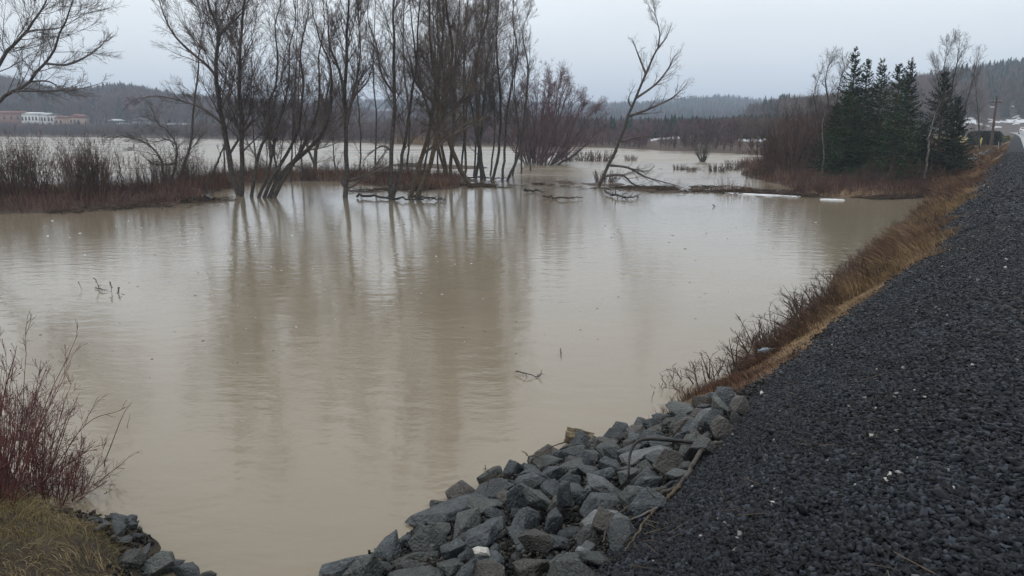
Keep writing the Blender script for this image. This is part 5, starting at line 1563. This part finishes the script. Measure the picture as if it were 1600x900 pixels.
# submerged twigs along the near right shore
g = np.random.default_rng(640)
lbl = ['brown leaning twig bush in the water just beyond the far rocks', 'grey-brown twig bush in the water, second beyond the rocks', 'dense leaning twig bush beside the plastic litter', 'dark twiggy bush half way along the dead grass shore', 'dark twig bush where the shore grass turns thick', 'small twig bush farthest along the shore']
for i, (x, y, h, n) in enumerate([(1085, 608, .35, 26), (1148, 585, .55, 22), (1215, 560, .62, 30), (1262, 535, .6, 34), (1290, 500, .55, 30), (1330, 462, .5, 26)]):
    p = on(x, y)
    V, Q, _, _ = shrub_mesh(650 + i, n, h, .5, .38, 'shrub', l1=4, l2=2, r0=.0065, rt=.0022)
    o = mesh_np('twig_bush', V, Q, None, M['shrub'], loc=(p[0], p[1], max(0, th(p[0], p[1]))))
    o.rotation_euler = (.15, -.38, 0); o.scale = (1.5, 1.2, 1)
    tag(o, lbl[i], 'twig bush')
pl = protos('twig_bush', [((s_, 22, .5, .5, .3), dict(l1=4, l2=1, r0=.006, rt=.0035)) for s_ in (8, 9)], 'shrub')
pos = []
for k in range(110):
    s = 11.5 * (60 / 11.5) ** g.random(); t = np.interp(s, TW_S, TW_T) + min(.15, g.normal(-.45, .5)); t = max(t, 1.3); x, y = st_xy(s, t)
    pos.append((x, y, max(0, th(x, y)), g.uniform(.5, 1.0)))
ms = place_mesh(pl, pos, 'low dark reddish twig bush along the embankment waterline farther off', 'twig bush', 'twig bushes along the embankment waterline', seed=66)
relabel(ms, lambda o: ('taller' if o.scale[2] > .75 else 'shorter') + ' twig bush ' + ('at the water edge' if xy_st(o.location[0], o.location[1])[1] > np.interp(xy_st(o.location[0], o.location[1])[0], TW_S, TW_T) - .35 else 'up the slope') +
        [' by the tan gravel edge', ' on the nearer bend', ' half way to the spruces', ' near the spruces'][int(np.searchsorted([16, 24, 38], xy_st(o.location[0], o.location[1])[0]))])
drop(pl)

# ------------------------------------------------------------------ buildings, pole, markers, hedge, car
def box(x0, x1, y0, y1, z0, z1):
    V = np.array([(x, y, z) for x in (x0, x1) for y in (y0, y1) for z in (z0, z1)], float)
    return V, np.array([(0, 1, 3, 2), (4, 6, 7, 5), (0, 4, 5, 1), (2, 3, 7, 6), (0, 2, 6, 4), (1, 5, 7, 3)])
def gable(x0, x1, y0, y1, z0, h, along_x=True, over=.3):
    x0 -= over; x1 += over; y0 -= over; y1 += over
    if along_x:
        ym = (y0 + y1) / 2
        V = [(x0, y0, z0), (x1, y0, z0), (x1, y1, z0), (x0, y1, z0), (x0, ym, z0 + h), (x1, ym, z0 + h)]
        Q = [(0, 1, 5, 4), (2, 3, 4, 5), (0, 3, 2, 1)]; T_ = [(0, 4, 3), (1, 2, 5)]
    else:
        xm = (x0 + x1) / 2
        V = [(x0, y0, z0), (x1, y0, z0), (x1, y1, z0), (x0, y1, z0), (xm, y0, z0 + h), (xm, y1, z0 + h)]
        Q = [(0, 4, 5, 3), (1, 2, 5, 4), (0, 3, 2, 1)]; T_ = [(0, 1, 4), (2, 3, 5)]
    return V, Q, T_
def house(px0, px1, ytop, ybot, Y, wall, roof, label, nw, gb=True, roofh=1.3, depth=8, nm='house', group=None):
    a, b = at(px0, ybot, Y), at(px1, ytop, Y)
    X0, X1 = a[0], b[0]; zt = b[2]; zb = min(a[2], th((X0 + X1) / 2, Y) + .2); cx = (X0 + X1) / 2
    zg = th(cx, Y) - .8
    root = empty(nm, (cx, Y, zb)); tag(root, label, 'building', group)
    hw = (X1 - X0) / 2; wh = zt - roofh - zb
    V, Q = box(-hw, hw, 0, depth, min(zg - zb, -.5), wh); mesh_np('wall', V, Q, None, M[wall], parent=root)
    V, Q, T_ = gable(-hw, hw, 0, depth, wh + .002, roofh, gb); mesh_np('roof', V, Q, T_, M[roof], parent=root)
    for i in range(nw):
        wx = -hw + (i + .5) * 2 * hw / nw
        V, Q = box(wx - .38, wx + .38, -.06, .04, wh * .45, wh * .78); mesh_np('window', V, Q, None, M['window'], parent=root)
house(-40, 32, 173, 188, 350, 'brick', 'roof_red', 'long orange-brown building with a reddish roof at the far left across the water', 7, True, 1.2)
house(33, 58, 175, 189, 350, 'white_paint', 'roof_pale', 'wide white building right of the orange-brown one, far shore', 5, True, .9)
house(59, 71, 176, 188, 351, 'white_paint', 'roof_pale', 'middle white building in the row on the far shore', 3, True, .9)
house(74, 82, 177, 186, 352, 'white_paint', 'roof_dark', 'small white building at the right end of the white row', 2, True, .8)
house(85, 97, 181, 190, 350, 'tan_wall', 'roof_red', 'low reddish-tan house right of the white row', 2, False, 1.0)
house(108, 124, 178, 190, 350, 'tan_wall', 'roof_red', 'tan house with a gable front left of the pale roofs on the far shore', 3, False, 1.6)
house(170, 181, 186, 193, 350, 'roof_dark', 'roof_pale', 'dark cottage with a pale roof, upper of the two on the far shore', 2, True, .7)
house(182, 191, 192, 198, 347, 'roof_dark', 'roof_pale', 'dark cottage with a pale roof, lower of the two on the far shore', 2, True, .6)
house(208, 222, 184, 199, 350, 'blue_wall', 'roof_dark', 'pale bluish house with dark gaps right of the two cottages', 3, False, 1.6)
house(257, 289, 193, 200, 338, 'blue_wall', 'roof_pale', 'long low pale building on the far shore behind the thin leaning tree', 5, True, .6)

p = hit(1546, 236); p[2] = th(p[0], p[1])
def pole():
    Yp = 95.; b = at(1547.5, 236, Yp); top = at(1553.5, 150, Yp)
    zb = th(b[0], Yp)
    root = empty('utility_pole', (b[0], Yp, zb)); tag(root, 'brown wooden utility pole standing by the road beyond the spruces', 'utility pole')
    h = top[2] - zb
    P = np.array([[(0, 0, -.5), (0, 0, h * .5), (0, 0, h)]], float); V, Q = tubes(P, np.array([[.17, .14, .11]]), 10)
    mesh_np('post', V, Q, None, M['pole'], parent=root, smooth=True)
    V, Q = box(-.62, .62, -.06, .06, h - .75, h - .62); mesh_np('crossarm', V, Q, None, M['pole'], parent=root)
    for xx in (-.55, -.2, .2, .55):
        V, Q = tubes(np.array([[(xx, 0, h - .62), (xx, 0, h - .55), (xx, 0, h - .47)]]), np.array([[.05, .07, .03]]), 8); mesh_np('insulator', V, Q, None, M['steel'], parent=root)
pole()
def marker(x0, y0, x1, y1, Y, mat, lb, w=.09):
    a, b = at(x0, y0, Y), at(x1, y1, Y); z = th(a[0], Y); a[2] = min(a[2], z - .05)
    P = np.array([[(0, 0, 0), (b - a) * .5, b - a]], float); V, Q = tubes(P, np.array([[w, w, w * .9]]), 6)
    V2, Q2 = tubes(np.array([[(b - a), (b - a) * 1.02, (b - a) * 1.03]]), np.array([[w, w * .8, w * .1]]), 6)
    V, Q = join([(V, Q), (V2, Q2)])
    o = mesh_np('marker_post', V, Q, None, M[mat], loc=tuple(a)); tag(o, lb, 'marker post')
marker(1529, 232, 1534, 216, 84, 'yellow', 'leaning yellow marker post on the straw-coloured lawn')
marker(1559.5, 238, 1560.5, 222, 78, 'steel', 'thin grey roadside marker right of the utility pole', .045)

def hedge(x0, x1, yt, yb, Y, lb, mat, depth=2.5, nb=16000, nm='hedge'):
    g = np.random.default_rng(int(x0))
    a, b = at(x0, yb, Y), at(x1, yt, Y); cx = (a[0] + b[0]) / 2; hw = (b[0] - a[0]) / 2
    zb = th(cx, Y); h = max(b[2] - zb, .6)
    root = empty(nm, (cx, Y, zb)); tag(root, lb, 'hedge')
    n = nb
    p = np.stack([g.uniform(-hw, hw, n), g.uniform(-depth / 2, depth / 2, n), h * g.random(n) ** .8], -1)
    lim = (np.abs(p[:, 0]) / hw) ** 6 + (np.abs(p[:, 2] / h - .4) / .62) ** 6; p = p[lim < 1.05]; n = len(p)
    d = g.normal(size=(n, 3)); d /= np.linalg.norm(d, axis=1, keepdims=True); e_ = np.cross(d, g.normal(size=(n, 3))); e_ /= np.linalg.norm(e_, axis=1, keepdims=True)
    V = np.stack([p, p + d * .12 + e_ * .05, p + d * .25, p + d * .12 - e_ * .05], 1)
    mesh_np('foliage', V.reshape(-1, 3), np.arange(n * 4).reshape(n, 4), None, M[mat], parent=root)
    Pp = np.stack([np.stack([np.linspace(-hw * .9, hw * .9, 9), np.zeros(9), np.full(9, z_)], -1) for z_ in (-.2, h * .4, h * .8)], 1)
    V, Q = tubes(Pp, np.full((9, 3), .05), 5); mesh_np('trunk', V, Q, None, M['pole'], parent=root)
hedge(1519, 1558, 206, 222, 105, 'dark clipped hedge behind the utility pole', 'hedge')
M['bush_yellow'] = noise_mat('yellow_green_bush', (0.10, 0.10, 0.03), (0.20, 0.19, 0.06), 2, .9, spec=.2, island=.4)
hedge(1555, 1573, 213, 223, 112, 'yellow-green low bush between the hedge and the road', 'bush_yellow', 2, 6000, 'bush')

def car():
    s0, t0 = 195.0, -4.2
    p = at(1601, 198, 170.0); z = 1.94
    root = empty('car', (p[0], 170.0, z), -AZ); tag(root, 'white car on the road at the right edge of the picture', 'car')
    prof = [(-2.1, .3), (2.1, .3), (2.15, .75), (1.2, .95), (.6, 1.42), (-1.2, 1.45), (-2.0, 1.0), (-2.15, .7)]
    bm = bmesh.new(); me = bpy.data.meshes.new('body')
    A = [bm.verts.new((-.85 * (1 if z_ < 1.1 else .82), y_, z_)) for y_, z_ in prof]; B = [bm.verts.new((.85 * (1 if z_ < 1.1 else .82), y_, z_)) for y_, z_ in prof]
    bm.faces.new(A); bm.faces.new(B[::-1])
    for i in range(len(prof)): j = (i + 1) % len(prof); bm.faces.new((A[j], A[i], B[i], B[j]))
    bmesh.ops.bevel(bm, geom=list(bm.edges), offset=.05, segments=2, affect='EDGES')
    bmesh.ops.recalc_face_normals(bm, faces=list(bm.faces)); bm.to_mesh(me); bm.free(); me.materials.append(M['white_paint'])
    o = bpy.data.objects.new('body', me); C.objects.link(o); o.parent = root
    V, Q = box(-.62, .62, -1.75, -1.5, 1.05, 1.36); o = mesh_np('rear_window', V, Q, None, M['window'], parent=root); 
    for sx in (-.86, .86):
        for sy in (-1.35, 1.35):
            w = mesh_np('wheel', *tubes(np.array([[(sx - .1, sy, .33), (sx, sy, .33), (sx + .1, sy, .33)]]), np.array([[.33, .33, .33]]), 16), None, M['rubber'], parent=root)
            h_ = 1 if sx > 0 else -1
            a_ = np.linspace(0, 6.283, 13)[:-1]
            V = np.vstack([np.stack([np.full(12, sx + h_ * .101), sy + .33 * np.cos(a_), .33 + .33 * np.sin(a_)], -1), [[sx + h_ * .101, sy, .33]]])
            mesh_np('hub_cap', V, None, [(k, (k + 1) % 12, 12) for k in range(12)], M['steel'], parent=w)
    for sx in (-.6, .6):
        V, Q = box(sx - .15, sx + .15, -2.17, -2.10, .72, .88); mesh_np('tail_light', V, Q, None, M['roof_red'], parent=root)
        V, Q = box(sx - .15, sx + .15, 2.06, 2.16, .62, .76); mesh_np('headlight', V, Q, None, M['steel'], parent=root)
car()
